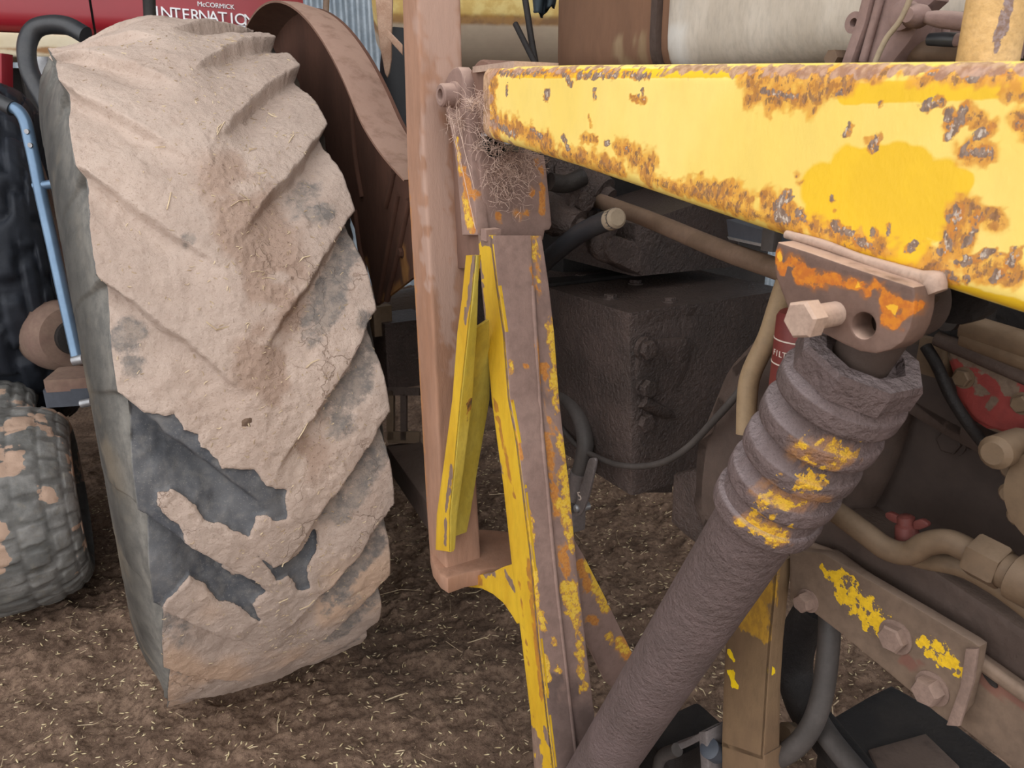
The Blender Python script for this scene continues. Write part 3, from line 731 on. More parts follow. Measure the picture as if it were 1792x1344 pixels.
# head cap: front plate under the arm
fh = fo(PA(852, 330, AT - .017))
head = [(838,262),(850,262),(900,266),(953,272),(957,300),(962,350),(966,394),(962,402),(954,404),(951,420),(850,420),(848,405)]
hsp = {'rust': spots(lambda x, y: PF(x, y, fh), [(871, 375, 872, 390, 6), (905, 370, 907, 385, 5), (928, 330, 930, 340, 6), (946, 320, 950, 370, 5), (940, 280, 944, 300, 6), (920, 370, 922, 372, 6)])}
plate('head_plate', [PF(x, y, fh) for x, y in head], -F * .02, 'steel', tower, step=.008, sp=hsp, bev=.002)
lathe('bushing', PF(864, 257, fh) + F * .004, F, [(-.03, 0), (-.03, .0125), (.002, .0125), (.002, .009), (-.02, .0085), (-.02, 0)], 'black', tower, n=20)
# front leg: yellow side strip, mauve front in two laps
L_l = [(836,412),(842,500),(850,581),(860,700),(870,775),(880,848),(896,995),(912,1118),(928,1252),(934,1344)]
L_c = [(861,412),(872,500),(884,581),(893,700),(907,775),(917,855),(934,1000),(944,1118),(959,1252),(970,1344)]
L_s = [(930,412),(933,500),(938,581),(945,700),(951,775),(958,848),(972,1000),(985,1118),(1000,1252),(1011,1344)]
L_r = [(951,412),(964,500),(973,581),(982,700),(991,780),(1000,855),(1013,1000),(1027,1118),(1043,1250),(1052,1344)]
def ext(P):
    P = [np.asarray(p) for p in P]; return P + [P[-1] + (P[-1] - P[-3]) * .7]
Ll = ext([PA(x, y, AT) for x, y in L_l]); Lc = ext([PA(x, y, AT) for x, y in L_c])
def leg_pt(px, i):
    """photo point on the front face: the plane through the leg's corner line and the axle direction"""
    n = np.cross(Lc[min(i + 1, 9)] - Lc[max(i - 1, 0)], A); n /= np.linalg.norm(n); return onp(px[0], px[1], n, float(n @ Lc[i]))
Ls = ext([leg_pt(p, i) for i, p in enumerate(L_s)]); Lr = ext([leg_pt(p, i) for i, p in enumerate(L_r)])
def legf(x, y):
    ys = [p[1] for p in L_c]; i = int(np.clip(np.searchsorted(ys, y), 1, 9)); n = np.cross(Lc[i] - Lc[i - 1], A); n /= np.linalg.norm(n)
    return onp(x, y, n, float(n @ Lc[i]))
yl = {'rust': spots(lambda x, y: PA(x, y, AT), [(865, 700, 900, 870, 5), (925, 985, 948, 1220, 8), (888, 600, 895, 700, 5), (905, 1000, 935, 1260, 3)]),
      'bare': spots(lambda x, y: PA(x, y, AT), [(826, 412, 858, 425, 12), (836, 440, 850, 600, 8), (868, 790, 880, 830, 6), (935, 1300, 955, 1420, 34), (955, 1280, 960, 1300, 8)])}
slab('leg_side_plate', Ll, Lc, -A * .006, 'yellow', tower, r=.0015, step=.006, ne=8, sp=yl)
lsp = {'dark': spots(legf, [(985, 1290, 1020, 1400, 70), (968, 1200, 975, 1290, 22)]), 'yel': spots(legf, [(938, 420, 944, 450, 10), (944, 480, 946, 490, 8), (966, 560, 977, 700, 9), (975, 650, 980, 720, 8), (984, 760, 994, 830, 10), (990, 830, 1000, 890, 12), (985, 880, 1005, 930, 11), (1000, 930, 1006, 960, 9),
                             (1000, 1030, 1010, 1070, 15), (1010, 1070, 1020, 1150, 9), (1017, 1150, 1026, 1200, 9), (1020, 1200, 1022, 1222, 6), (927, 900, 932, 950, 5), (935, 985, 940, 1060, 5), (945, 1075, 950, 1100, 6), (953, 1150, 960, 1190, 6), (966, 1120, 970, 1125, 5), (975, 1172, 980, 1176, 5), (956, 1205, 960, 1210, 4), (893, 630, 894, 660, 3)]),
       'rust': spots(legf, [(955, 640, 972, 760, 9), (960, 760, 978, 900, 9), (905, 760, 912, 800, 4), (942, 440, 946, 520, 7), (932, 470, 936, 500, 5), (985, 960, 995, 1000, 12), (940, 600, 950, 680, 4), (920, 640, 922, 642, 4)])}
nf = unit(np.cross(Lc[5] - Lc[4], A)); nf = nf if nf @ F > 0 else -nf
back = -nf * .008
slab('leg_front_plate', Lc, Ls, back, 'steel', tower, r=.0015, step=.006, ne=9, sp=lsp)
slab('leg_lap_plate', [p - nf * .004 for p in Ls], [p - nf * .004 for p in Lr], back, 'steel', tower, r=.0015, step=.006, ne=8, sp=lsp)
tube('weld_bead', [p - nf * .002 for p in Ls[1:-1]], .0035, 'steel', tower, n=6, ns=8, sp=lsp)
lathe('leg_lug', PA(840, 414, AT) * .5 + PA(858, 414, AT) * .5 - A * .006 + Z * .002, A, [(-.012, 0), (-.012, .010), (.008, .010), (.008, 0)], 'steel', tower, sides=4, rot=.78)
# angle brace
ab = -.408
B0 = [(815,447),(808,520),(800,581),(791,700),(775,821),(764,901),(762,962)]
B1 = [(834,447),(827,520),(820,581),(807,700),(796,821),(788,901),(788,966)]
B2 = [(838,447),(836,520),(834,581),(826,700),(811,821),(800,901),(796,960)]
B3 = [(856,560),(857,590),(858,620),(857,700),(836,821),(823,901),(817,931)]
b0 = [PA(x, y, ab) for x, y in B0]; b1 = [PA(x, y, ab) for x, y in B1]
fb = [fo(p) for p in b1]
b2 = [PF(x, y, f) for (x, y), f in zip(B2, fb)]
bs = {'bare': spots(lambda x, y: PA(x, y, ab), [(830, 450, 815, 560, 7), (790, 820, 786, 860, 6), (784, 860, 778, 950, 5)]), 'rust': spots(lambda x, y: PA(x, y, ab), [(808, 700, 790, 960, 5)])}
slab('brace_flange', b0, b1, -A * .006, 'yellow', tower, r=.001, step=.006, ne=6, sp=bs)
slab('brace_edge', [p + F * .001 for p in b1], [p + F * .001 for p in b2], -F * .006, 'olive', tower, r=.001, step=.006, ne=4, sp={'rust': spots(lambda x, y: PF(x, y, fb[3]), [(824, 700, 800, 930, 6)])})
fb2 = fb[3] - .02
B2b = [(833,575),(833,590),(832,620),(822,700),(806,821),(794,901),(792,940)]
slab('brace_web', [PF(x, y, fo(p) - .03) for (x, y), p in zip(B2b, b1)], [PF(x, y, fo(p) - .03) for (x, y), p in zip(B3, b1)], -F * .006, 'olive', tower, r=.001, step=.006, ne=6)
# foot
pf = PA(786, 1000, ap)
zf = pf[2]
foot = [(752,962),(757,985),(770,1004),(784,1013),(812,1003),(850,996),(900,990),(915,975),(900,930),(850,926),(780,925)]
plate('foot_plate', [PZ(x, y, zf) for x, y in foot], -Z * .026, 'post', tower, step=.012, bev=.003)
gus = [(806,1020),(830,1008),(860,1002),(880,992),(900,986),(915,1090),(904,1092),(896,1078),(880,1055),(862,1040),(842,1030),(820,1028)]
plate('foot_gusset', [PA(x, y, AT - .006) for x, y in gus], -A * .012, 'yellow', tower, step=.008, sp={'rust': spots(lambda x, y: PA(x, y, AT - .006), [(806, 1020, 835, 1012, 14), (850, 1036, 885, 1065, 5)]), 'bare': spots(lambda x, y: PA(x, y, AT - .006), [(840, 1000, 862, 1000, 8), (884, 1000, 898, 1030, 7)])})
fl = fo(legf(1013, 1000)) - .03
strut = [(990,900),(1006,945),(1022,972),(1058,1042),(1090,1108),(1110,1150),(1100,1172),(1074,1206),(1062,1196),(1040,1150),(1010,1090),(990,1040)]
plate('back_strut', [PF(x, y, fl) for x, y in strut], -F * .010, 'steel', tower, step=.008, bev=.002,
      sp={'yel': spots(lambda x, y: PF(x, y, fl), [(1040, 1020, 1062, 1068, 9), (1026, 985, 1040, 1010, 6), (1064, 1115, 1068, 1120, 6), (1080, 1125, 1096, 1140, 9)]),
          'rust': spots(lambda x, y: PF(x, y, fl), [(1015, 985, 1030, 1030, 8), (1085, 1125, 1100, 1145, 12), (1030, 1080, 1040, 1090, 7)])})
# foot block: ties the leg to the chassis
box('tower_base', T(fo(Lc[-1]) - .01, -.53, Lc[-1][2] - .01), A * .10, F * .05, Z * .03, 'grime', tower)

# cobwebs at the pivot
def curls(n, cen, spread, L, seed, rad_=.00022):
    rg = np.random.default_rng(seed); Vv = []; Ff = []
    for i in range(n):
        c = cen[rg.integers(len(cen))]; p = c[0] + rg.normal(size=3) * spread * c[1]; d = unit(rg.normal(size=3) + np.array([0, 0, -.3])); pts = [p]
        for k in range(6): d = unit(d + rg.normal(size=3) * .55); pts.append(pts[-1] + d * L * rg.uniform(.5, 1.2) / 6)
        v, f = tube_geo(pts, rad_ * rg.uniform(.7, 1.4), 3); b = len(Vv); Vv += v.tolist(); Ff += [tuple(j + b for j in q) for q in f if len(q) == 4]
    return np.array(Vv), Ff
cen = [(PF(848, 250, fh) + F * .012, .8), (PF(870, 280, fh) + F * .006, .9), (PF(890, 300, fh) + F * .004, 1.0), (PF(852, 210, fh) + F * .01, .7), (PF(880, 330, fh) + F * .003, 1.1), (PA(812, 215, AT) + A * .004, .5), (PA(845, 180, AT) + A * .002, .5), (PF(915, 275, fh) + F * .006, .8), (PF(865, 310, fh) + F * .003, .9)]
Vw, Fw = curls(700, cen, np.array([.011, .006, .013]), .035, 21)
for a, b in [((786, 200), (808, 300)), ((790, 205), (832, 400)), ((779, 200), (800, 210)), ((798, 200), (830, 330)), ((803, 190), (812, 260))]:
    v, f = tube_geo([PA(*a, AT + .012), PA((a[0] + b[0]) / 2, (a[1] + b[1]) / 2 + 3, AT + .008), PA(*b, AT + .002)], .0005, 4); k = len(Vw); Vw = np.concatenate([Vw, v]); Fw = Fw + [tuple(j + k for j in q) for q in f if len(q) == 4]
tag(build('cobweb', Vw, Fw, 'web', None, smooth=False), 'dusty tangled cobweb hanging around the loader arm pivot', 'cobweb', None, 'stuff')

# ================================================================== LOADER ARM
arm = thing('loader_boom', 'chipped yellow loader arm reaching across, rusty along its edges', 'loader arm', T(-.5, -.485, 1.05))
top_px = [(846,117),(1000,113),(1200,111),(1400,109),(1600,107),(1792,105)]
bot_px = [(846,242),(1000,291),(1200,360),(1400,428),(1600,494),(1792,557)]
tp = [PA(x, y, AT) for x, y in top_px]; bp = [PA(x, y, AT) for x, y in bot_px]
tp.append(tp[-1] + (tp[-1] - tp[-2]) * 4.5); bp.append(bp[-1] + (bp[-1] - bp[-2]) * 4.5)
AW = .070
armf = lambda x, y: PA(x, y, AT)
asp = {
 'deepyel': spots(armf, [(1430, 325, 1640, 325, 44), (1480, 290, 1600, 288, 36), (1440, 370, 1650, 370, 44), (1480, 420, 1600, 440, 34), (1650, 508, 1792, 548, 20), (900, 128, 1290, 124, 10), (1640, 400, 1680, 320, 24), (1480, 165, 1792, 150, 20)]),
 'rust': spots(armf, [(866, 252, 1200, 366, 9), (1200, 366, 1360, 424, 8), (1315, 140, 1480, 145, 24), (1310, 170, 1430, 175, 22), (1440, 125, 1792, 128, 20), (1300, 122, 1440, 125, 12), (868, 208, 960, 254, 18), (960, 262, 1080, 295, 17), (1020, 240, 1040, 245, 9), (1085, 258, 1135, 300, 24), (1130, 310, 1260, 356, 12), (1210, 320, 1300, 345, 20), (1260, 350, 1380, 400, 17), (1340, 350, 1380, 370, 22), (1380, 385, 1560, 440, 20), (1560, 470, 1640, 490, 12),
                      (1640, 470, 1690, 400, 32), (1680, 370, 1740, 380, 22), (1700, 470, 1780, 480, 22), (1690, 260, 1735, 270, 22), (1665, 215, 1700, 195, 14), (1785, 205, 1800, 225, 18), (1690, 200, 1735, 220, 16), (862, 120, 866, 246, 16), (880, 120, 1000, 128, 8), (1760, 165, 1800, 165, 14), (1520, 245, 1535, 250, 7), (1392, 305, 1400, 320, 6), (1103, 170, 1128, 178, 6), (1030, 205, 1034, 220, 4)]),
 'edge': spots(armf, [(862, 112, 1792, 102, 17), (1400, 114, 1792, 110, 18), (846, 118, 850, 250, 34), (862, 256, 1000, 300, 14)]),
 'chip': spots(armf, [(1618, 188, 1644, 180, 11), (1655, 215, 1660, 195, 9), (1665, 225, 1690, 190, 11), (1660, 240, 1665, 235, 8), (1685, 270, 1730, 265, 11), (1705, 240, 1735, 225, 8), (1528, 258, 1536, 242, 9), (1478, 238, 1486, 224, 6), (1466, 165, 1470, 162, 9), (1335, 160, 1395, 170, 6), (955, 170, 962, 160, 8), (1040, 155, 1041, 172, 4), (1115, 175, 1116, 170, 5), (1124, 155, 1127, 178, 4), (1360, 360, 1376, 345, 10), (1360, 375, 1378, 385, 10), (1400, 375, 1404, 380, 9), (1460, 395, 1490, 410, 9), (1500, 420, 1520, 430, 8),
                      (1650, 440, 1668, 380, 10), (1670, 400, 1680, 360, 8), (1690, 430, 1712, 380, 10), (1680, 460, 1740, 440, 8), (1740, 490, 1780, 440, 9), (1640, 480, 1690, 490, 8), (1528, 405, 1530, 410, 7), (1592, 435, 1598, 425, 8), (1455, 350, 1457, 345, 5), (1462, 370, 1463, 368, 4), (1555, 395, 1556, 412, 4),
                      (862, 126, 940, 124, 7), (940, 122, 1080, 121, 6), (1010, 134, 1078, 133, 5), (1090, 128, 1135, 135, 7), (985, 125, 1000, 148, 5), (1180, 121, 1260, 120, 4), (1330, 118, 1400, 122, 6), (1620, 122, 1792, 116, 8), (1690, 140, 1710, 130, 8), (888, 150, 886, 165, 4), (930, 225, 948, 240, 5), (985, 240, 995, 262, 5), (860, 215, 900, 236, 6), (1095, 258, 1100, 262, 5), (1060, 248, 1064, 250, 5), (1785, 215, 1800, 222, 7), (1540, 180, 1541, 184, 4)]),
}
secs = []
segs = list(zip(tp[:-1], tp[1:], bp[:-1], bp[1:]))
for s, (t0, t1, q0, q1) in enumerate(segs):
    n = max(2, int(np.linalg.norm(t1 - t0) / (.0028 if s < 5 else .02)))
    for k in range(n):
        a = t0 + (t1 - t0) * k / n; b = q0 + (q1 - q0) * k / n
        secs.append((a, b))
secs.append((tp[-1], bp[-1]))
def arm_sec(a, b):
    # outer face finely split, rounded corners, plain inside
    r = .013; P = []
    u = unit(a - b); hgt_ = np.linalg.norm(a - b)
    for k in range(47): P.append(b + u * (r + (hgt_ - 2 * r) * k / 46))
    for k in range(1, 7):
        t = math.pi / 2 * k / 6; P.append(a - u * r - A * r + A * r * math.cos(t) + u * r * math.sin(t))
    P.append(a - A * (AW * .5)); 
    for k in range(0, 4):
        t = math.pi / 2 * k / 3; P.append(a - A * (AW - r) - u * r - A * r * math.sin(t) + u * r * math.cos(t))
    for k in range(0, 4):
        t = math.pi / 2 * k / 3; P.append(b - A * (AW - r) + u * r - A * r * math.cos(t) - u * r * math.sin(t))
    P.append(b - A * (AW * .5))
    for k in range(0, 6):
        t = math.pi / 2 * k / 6; P.append(b + u * r - A * r + A * r * math.sin(t) - u * r * math.cos(t))
    return np.array(P)
Va, Fa = loft([arm_sec(a, b) for a, b in secs])
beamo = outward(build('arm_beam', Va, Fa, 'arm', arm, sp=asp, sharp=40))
# pivot boss and doubler at the arm's end
bc = PA(843, 170, AT - .014)
Rb = np.linalg.norm(PA(846, 104, AT - .016) - PA(846, 170, AT - .016))
lathe('pivot_boss', bc, A, [(-.06, 0), (-.06, Rb), (-.002, Rb), (0, Rb - .002), (0, 0)], 'webdark', arm, n=40)
box('boss_doubler', PA(900, 116, AT - .037) - Z * .002, F * .050, A * .030, Z * .0035, 'dustmetal', arm, r=.003)
# cylinder brackets under the arm
AB = -.430
brk = [(1361,424),(1420,443),(1480,464),(1540,484),(1599,503),(1601,520),(1599,548),(1592,575),(1580,598),(1559,612),(1533,619),(1504,615),(1475,602),(1433,580),(1395,556),(1379,541),(1368,512),(1358,486),(1355,465),(1356,440)]
hole_c = PA(1511, 570, AB)
bsp = {'rust': spots(lambda x, y: PA(x, y, AB), [(1363, 445, 1368, 470, 9), (1385, 455, 1400, 480, 15), (1400, 480, 1440, 490, 14), (1455, 482, 1475, 496, 9), (1490, 495, 1515, 505, 12), (1545, 515, 1555, 545, 13), (1560, 530, 1590, 540, 15), (1550, 555, 1570, 570, 10), (1530, 495, 1540, 500, 8)]),
       'yel': spots(lambda x, y: PA(x, y, AB), [(1500, 500, 1510, 508, 7), (1364, 445, 1366, 455, 4), (1555, 535, 1565, 545, 6)])}
plate('cylinder_bracket', [PA(x, y, AB) for x, y in brk], -A * .0205, 'bracket', arm, holes=[(hole_c, .0085)], step=.004, bev=.0012, sp=bsp)
# welded spacer between the bracket and the arm, and the far cheek
tube('bracket_weld', [PA(x, y, AT + .002) for x, y in [(1376, 410), (1440, 428), (1500, 450), (1560, 470), (1610, 484), (1632, 494), (1640, 512)]], [.003, .0035, .003, .004, .004, .008, .006], 'dustmetal', arm, n=6, ns=10)
ic = PA(1480, 500, AB)
inner = [ic + (PA(x, y, AB) - ic) * .85 - A * .095 for x, y in brk]
plate('cylinder_bracket', inner, -A * .014, 'black', arm, step=.01)
# bolt through the bracket
bx = PA(1462, 549, AB)
lathe('bracket_bolt', bx, A, [(-.11, 0), (-.11, .0082), (.0235, .0082), (.0235, 0)], 'dustmetal', arm, n=28)
lathe('bolt_head', bx, A, [(.0230, 0), (.0230, .0130), (.0335, .0130), (.0355, .0112), (.0355, 0)], 'dustmetal', arm, sides=6, rot=.25)

# ================================================================== HYDRAULIC CYLINDER
cyl = thing('hydraulic_cylinder', 'grey hydraulic lift cylinder with a stack of thick rings, slanting under the yellow arm', 'hydraulic cylinder', T(-.62, -.485, .2))
AC = -.487
c1 = PA(1482, 668, AC); c0 = PA(1050, 1344, AC); ax = unit(c1 - c0)
eye = c1 + ax * .065
Lc_ = np.linalg.norm(c1 - c0)
def on_ram(x, y, R=.0445):
    r = ray(x, y); o = CAMP - c0; rp = r - ax * (r @ ax); op = o - ax * (o @ ax)
    aa = rp @ rp; bb = rp @ op; cc_ = op @ op - R * R; D = max(bb * bb - aa * cc_, 0)
    return CAMP + r * ((-bb - math.sqrt(D)) / aa)
def csp(l): return spots(on_ram, l)
ysp = {'yel': csp([(1400, 775, 1500, 790, 11), (1420, 800, 1480, 806, 14), (1390, 815, 1440, 822, 9), (1375, 842, 1420, 850, 15), (1430, 845, 1470, 838, 9), (1340, 870, 1400, 886, 17), (1400, 890, 1440, 880, 8), (1310, 893, 1345, 900, 9), (1300, 915, 1360, 938, 13), (1335, 918, 1352, 945, 11), (1370, 925, 1400, 912, 7), (1490, 775, 1512, 760, 8), (1350, 948, 1392, 940, 6)]),
       'rust': csp([(1340, 860, 1420, 880, 26), (1400, 790, 1480, 800, 26), (1310, 910, 1370, 935, 20)])}
dsp_ = {'yel': csp([(1235, 1040, 1240, 1046, 6), (1245, 1020, 1248, 1040, 3), (1275, 1044, 1277, 1050, 8), (1076, 1300, 1078, 1306, 5), (1060, 1330, 1064, 1340, 4), (1175, 1055, 1178, 1060, 4)])}
RB = .0365
lathe('barrel', c0, ax, [(-.45, 0), (-.45, RB), (-.30, RB)] + [(t, RB) for t in np.linspace(-.2, Lc_ - .130, 40)] + [(Lc_ - .125, RB - .004), (Lc_ - .125, 0)], 'cyl', cyl, n=64, sp=dsp_)
t5 = float((PA(1345, 906, AC) - c0) @ ax)
ring_t = np.linspace(t5, Lc_ - .018, 5)
for i, t in enumerate(ring_t):
    w = (ring_t[1] - ring_t[0]); R = .0465 + .0003 * i
    prof = [(-.003, 0), (-.003, .038), (0, R - .003), (.0015, R - .0006), (.004, R), (.0150, R), (.0168, R - .0012), (.018, R - .004), (w * .97, .0385), (w * .98, 0)]
    o = lathe('spacer_ring', c0 + ax * t, ax, prof, 'cyl', cyl, n=72, sp=ysp, sharp=50)
hx = Lc_ + .006
lathe('hex_collar', c0 + ax * hx, ax, [(-.004, 0), (-.004, .040), (0, .0465), (.017, .0465), (.021, .044), (.022, .031), (.015, .028), (.015, 0)], 'cyl', cyl, sides=8, rot=.35, sharp=25)
lathe('rod', c0 + ax * (hx + .01), ax, [(0, 0), (0, .021), (.07, .021), (.07, 0)], 'grime', cyl, n=32)
lathe('rod_eye', bx - A * .027, A, [(-.058, 0), (-.058, .026), (.0, .026), (.0, 0)], 'grime', cyl, n=32)
# ================================================================== GEARBOX AND CASTINGS UNDER THE ARM
AG = -.62
gb = thing('gearbox', 'grimy oil-black gearbox housing with bolted flange behind the yellow loader leg', 'gearbox', T(-.9, -.75, .5))
gt, gbm = PA(1100, 548, AG), PA(1106, 868, AG)
fg = fo(gt)
def corner_line(y): return gt + (gbm - gt) * ((y - 548) / (868 - 548))
zt = gt[2]
# side wall (outer face) runs back behind the leg
la = [PA(1100, 548, AG), PA(1104, 700, AG), PA(1106, 868, AG)]
back = [p - F * .55 for p in la]
def gside(x, y): return PA(x, y, AG)
slab('gearbox_side', back, la, -A * .30, 'oily', gb, r=.006, step=.02, ne=24, sp={'red': spots(gside, [(1013, 522, 1017, 530, 5)])})
def gfront(x, y): return PF(x, y, fg + .002)
slab('front_flange', [gfront(1104, 552), gfront(1106, 700), gfront(1108, 862)], [gfront(1222, 536), gfront(1180, 700), gfront(1178, 862)], -F * .05, 'oily', gb, r=.004, step=.02, ne=8)
plate('flange_face', [gfront(x, y) + F * .012 for x, y in [(1104, 600), (1150, 592), (1200, 588), (1196, 640), (1176, 680), (1172, 760), (1170, 838), (1106, 846)]], -F * .03, 'oily', gb, step=.015, bev=.004, rnd=1)
plate('flange_step', [gfront(x, y) - F * .03 for x, y in [(1150, 560), (1300, 540), (1320, 600), (1310, 720), (1290, 860), (1150, 870)]], -F * .10, 'grime', gb, step=.02, bev=.006)
tube('casting_rib', [gfront(1112, 696) + F * .014, gfront(1140, 712) + F * .012, gfront(1176, 728) + F * .004], .010, 'oily', gb, n=5, ns=8)
tube('casting_rib', [gfront(1112, 790) + F * .014, gfront(1140, 802) + F * .012, gfront(1176, 815) + F * .004], .008, 'oily', gb, n=5, ns=8)
for x, y, r in [(1120, 607, .0130), (1120, 674, .0125), (1117, 733, .0130)]:
    hexbolt(gfront(x, y) + F * .013, F, r, .010, 'oily', gb)
# top: lid line, corner studs
topz = lambda x, y: PZ(x, y, zt)
slab('top_lip', [topz(960, 492), topz(1040, 486), topz(1110, 478)], [topz(960, 503), topz(1040, 494), topz(1110, 485)], Z * .006, 'black', gb, r=.002, ne=3, step=.01)
for x, y in [(1016, 488), (1068, 523), (1172, 528), (1112, 497)]:
    hexbolt(topz(x, y) + Z * .001, Z, .009, .006, 'oily', gb)
for x, y, r in [(1212, 650, .012), (1215, 640, .008)]:
    hexbolt(PF(x, y, fg - .02), Z, r, .012, 'oily', gb)
tube('clamp_pipe', [PF(1190, 600, fg - .02), PF(1215, 640, fg - .01), PF(1260, 660, fg - .02)], .012, 'grime', gb)

# upper casting on the gearbox top
up = thing('hydraulic_valve_block', 'dark oily valve block and lever casting on the gearbox top', 'valve block', T(-.95, -.78, zt))
fu = fg - .10
def gu(x, y): return PF(x, y, fu)
slab('block_body', [gu(1112, 392), gu(1112, 430), gu(1112, 484)], [gu(1300, 330), gu(1300, 400), gu(1290, 466)], -F * .3, 'oily', up, r=.006, ne=8)
plate('side_cheek', [gu(x, y) + F * .02 for x, y in [(1045, 420), (1060, 408), (1110, 424), (1114, 482), (1090, 470), (1048, 450)]], -F * .05, 'oily', up, step=.012, bev=.004, rnd=1)
rg = np.random.default_rng(5)
for x, y, r, l in [(985, 300, .030, .05), (1010, 345, .026, .05), (990, 385, .026, .07), (1040, 330, .030, .06), (1035, 385, .020, .03), (975, 335, .016, .04), (1075, 400, .016, .03), (965, 360, .02, .05)]:
    c = PF(x, y, fu - .02 - rg.uniform(0, .06)); d = unit(F + rg.normal(size=3) * .35)
    lathe('casting_boss', c, d, [(-.12, 0), (-.12, r * 1.1), (-.01, r * 1.1), (.0, r * .9), (l * .3, r * .8), (l * .32, r * .5), (l * .5, r * .45), (l * .5, 0)], 'oily', up, n=18)
tube('valve_pipe', [gu(1056, 372), gu(1066, 400), gu(1046, 430), gu(1060, 445), gu(1090, 440)], .012, 'oily', up, n=6)
tube('valve_pipe', [gu(962, 318), gu(990, 322), gu(1020, 310)], .012, 'black', up, n=6)
# engine bulk hidden in shadow behind the arm
eng = thing('engine_block', 'dark engine block and clutch casing in the shade beneath the arm', 'engine', T(-.45, -.85, .55))
AE = -.70
box('block_side', T(.05, -.92, .80), F * .46, A * .18, Z * .16, 'black', eng, r=.02)
box('upper_bulk', T(-.05, -.96, 1.03), F * .55, A * .20, Z * .10, 'black', eng, r=.02)
box('rear_bulk', T(-1.35, -.95, .85), F * .30, A * .25, Z * .22, 'black', eng, r=.04)
ac_ = -.60
clutch = [(1345,548),(1312,585),(1262,640),(1238,700),(1214,760),(1205,840),(1206,905),(1230,938),(1262,985),(1330,1000),(1420,930),(1470,820),(1520,700),(1500,600),(1420,540)]
plate('clutch_casing', [PA(x, y, ac_) for x, y in clutch], -A * .16, 'grime', eng, step=.02, bev=.022, rnd=1)
plate('casing_foot', [PA(x, y, ac_ - .03) for x, y in [(1176, 830), (1215, 820), (1240, 900), (1280, 960), (1240, 972), (1200, 940), (1172, 915)]], -A * .12, 'oily', eng, step=.02, bev=.006)
ap_ = -.64
plate('side_cover', [PA(x, y, ap_) for x, y in [(1480, 640), (1570, 700), (1680, 745), (1830, 830), (1860, 1000), (1700, 1010), (1560, 960), (1440, 900), (1440, 760)]], -A * .04, 'darkplate', eng, step=.02, bev=.003)
slab('cover_flange', [PA(1560, 672, ap_ + .02), PA(1660, 728, ap_ + .02), PA(1800, 800, ap_ + .02)], [PA(1550, 702, ap_ + .02), PA(1650, 762, ap_ + .02), PA(1790, 838, ap_ + .02)], -A * .03, 'grime', eng, r=.004, ne=3)
tube('cover_rib', [PA(1572, 705, ap_ + .005), PA(1540, 800, ap_ + .005), PA(1500, 880, ap_ + .005)], .016, 'grime', eng, n=6)
hexbolt(PA(1665, 772, ap_ + .001), A, .011, .006, 'darkplate', eng)
plate('upper_cover', [PA(x, y, ap_ + .02) for x, y in [(1560, 600), (1660, 600), (1700, 690), (1690, 790), (1600, 720), (1545, 680)]], -A * .05, 'darkplate', eng, step=.02, bev=.006, sp=None)
box('dark_bracket', PA(1655, 556, -.61), F * .030, A * .02, Z * .014, 'black', eng, r=.006)
lathe('bracket_pin', PA(1660, 556, -.575), A, [(-.02, 0), (-.02, .010), (.004, .010), (.006, .006), (.006, 0)], 'hosegrey', eng, n=18)
for (x0, y0, x1, y1, r, m_) in [(1690, 588, 1830, 640, .009, 'tan'), (1640, 592, 1830, 674, .006, 'grime'), (1690, 572, 1830, 616, .010, 'tan')]:
    tube('cover_rail', [PA(x0, y0, -.575), PA((x0 + x1) / 2, (y0 + y1) / 2, -.575), PA(x1, y1, -.575)], r, m_, eng, n=3, ns=10)

# red pump casting
pump = thing('injection_pump', 'flaking red pump casting bolted at the right under the arm', 'pump', PA(1740, 760, -.6))
ar = -.585
redp = [(1646, 604), (1665, 598), (1700, 606), (1760, 632), (1830, 668), (1850, 800), (1790, 772), (1730, 757), (1695, 735), (1672, 700), (1664, 655)]
plate('pump_body', [PA(x, y, ar) for x, y in redp], -A * .05, 'red', pump, step=.008, bev=.005, rnd=1, sp={'bare': spots(lambda x, y: PA(x, y, ar), [(1655, 610, 1760, 645, 20), (1750, 690, 1775, 680, 9), (1700, 670, 1712, 690, 9), (1770, 725, 1775, 740, 9), (1735, 700, 1738, 720, 8), (1700, 745, 1790, 775, 9)])})
hexbolt(PA(1687, 661, ar), A, .0068, .006, 'tan', pump); hexbolt(PA(1790, 706, ar), A, .0068, .006, 'tan', pump)
box('pump_lug', PA(1643, 622, ar - .01), F * .012, A * .012, Z * .015, 'tan', pump)
tube('pump_lever', [PA(1620, 606, ar + .012), PA(1640, 640, ar + .014), PA(1662, 690, ar + .012), PA(1690, 735, ar + .008), PA(1720, 775, ar)], .0045, 'black', pump, n=6)

# tan gear case at the frame's edge
gc = thing('tan_gear_case', 'tan ribbed gear casing cut by the right edge of the view', 'gear case', PA(1850, 950, -.56))
acx = -.545; cc = PA(1862, 880, acx); rr = np.linalg.norm(PA(1862, 770, acx) - cc)
lathe('case_drum', cc, A, [(-.10, 0), (-.10, rr * .98), (-.035, rr), (-.03, rr * 1.02), (-.012, rr * 1.02), (-.008, rr * .93), (.0, rr * .9), (.004, rr * .5), (.004, 0)], 'tan', gc, n=60)
for t in np.radians([100, 128, 152, 176, 200, 222, 246]):
    p = cc + (F * math.cos(t) + Z * math.sin(t)) * rr * 1.03 - A * .02
    lathe('case_stud', p, A, [(-.03, 0), (-.03, .0075), (.004, .0075), (.007, .005), (.007, 0)], 'tan', gc, n=14)
lathe('case_plug', PA(1742, 792, acx + .01), A, [(-.03, 0), (-.03, .012), (0, .012), (.004, .008), (.004, 0)], 'tan', gc, n=16)

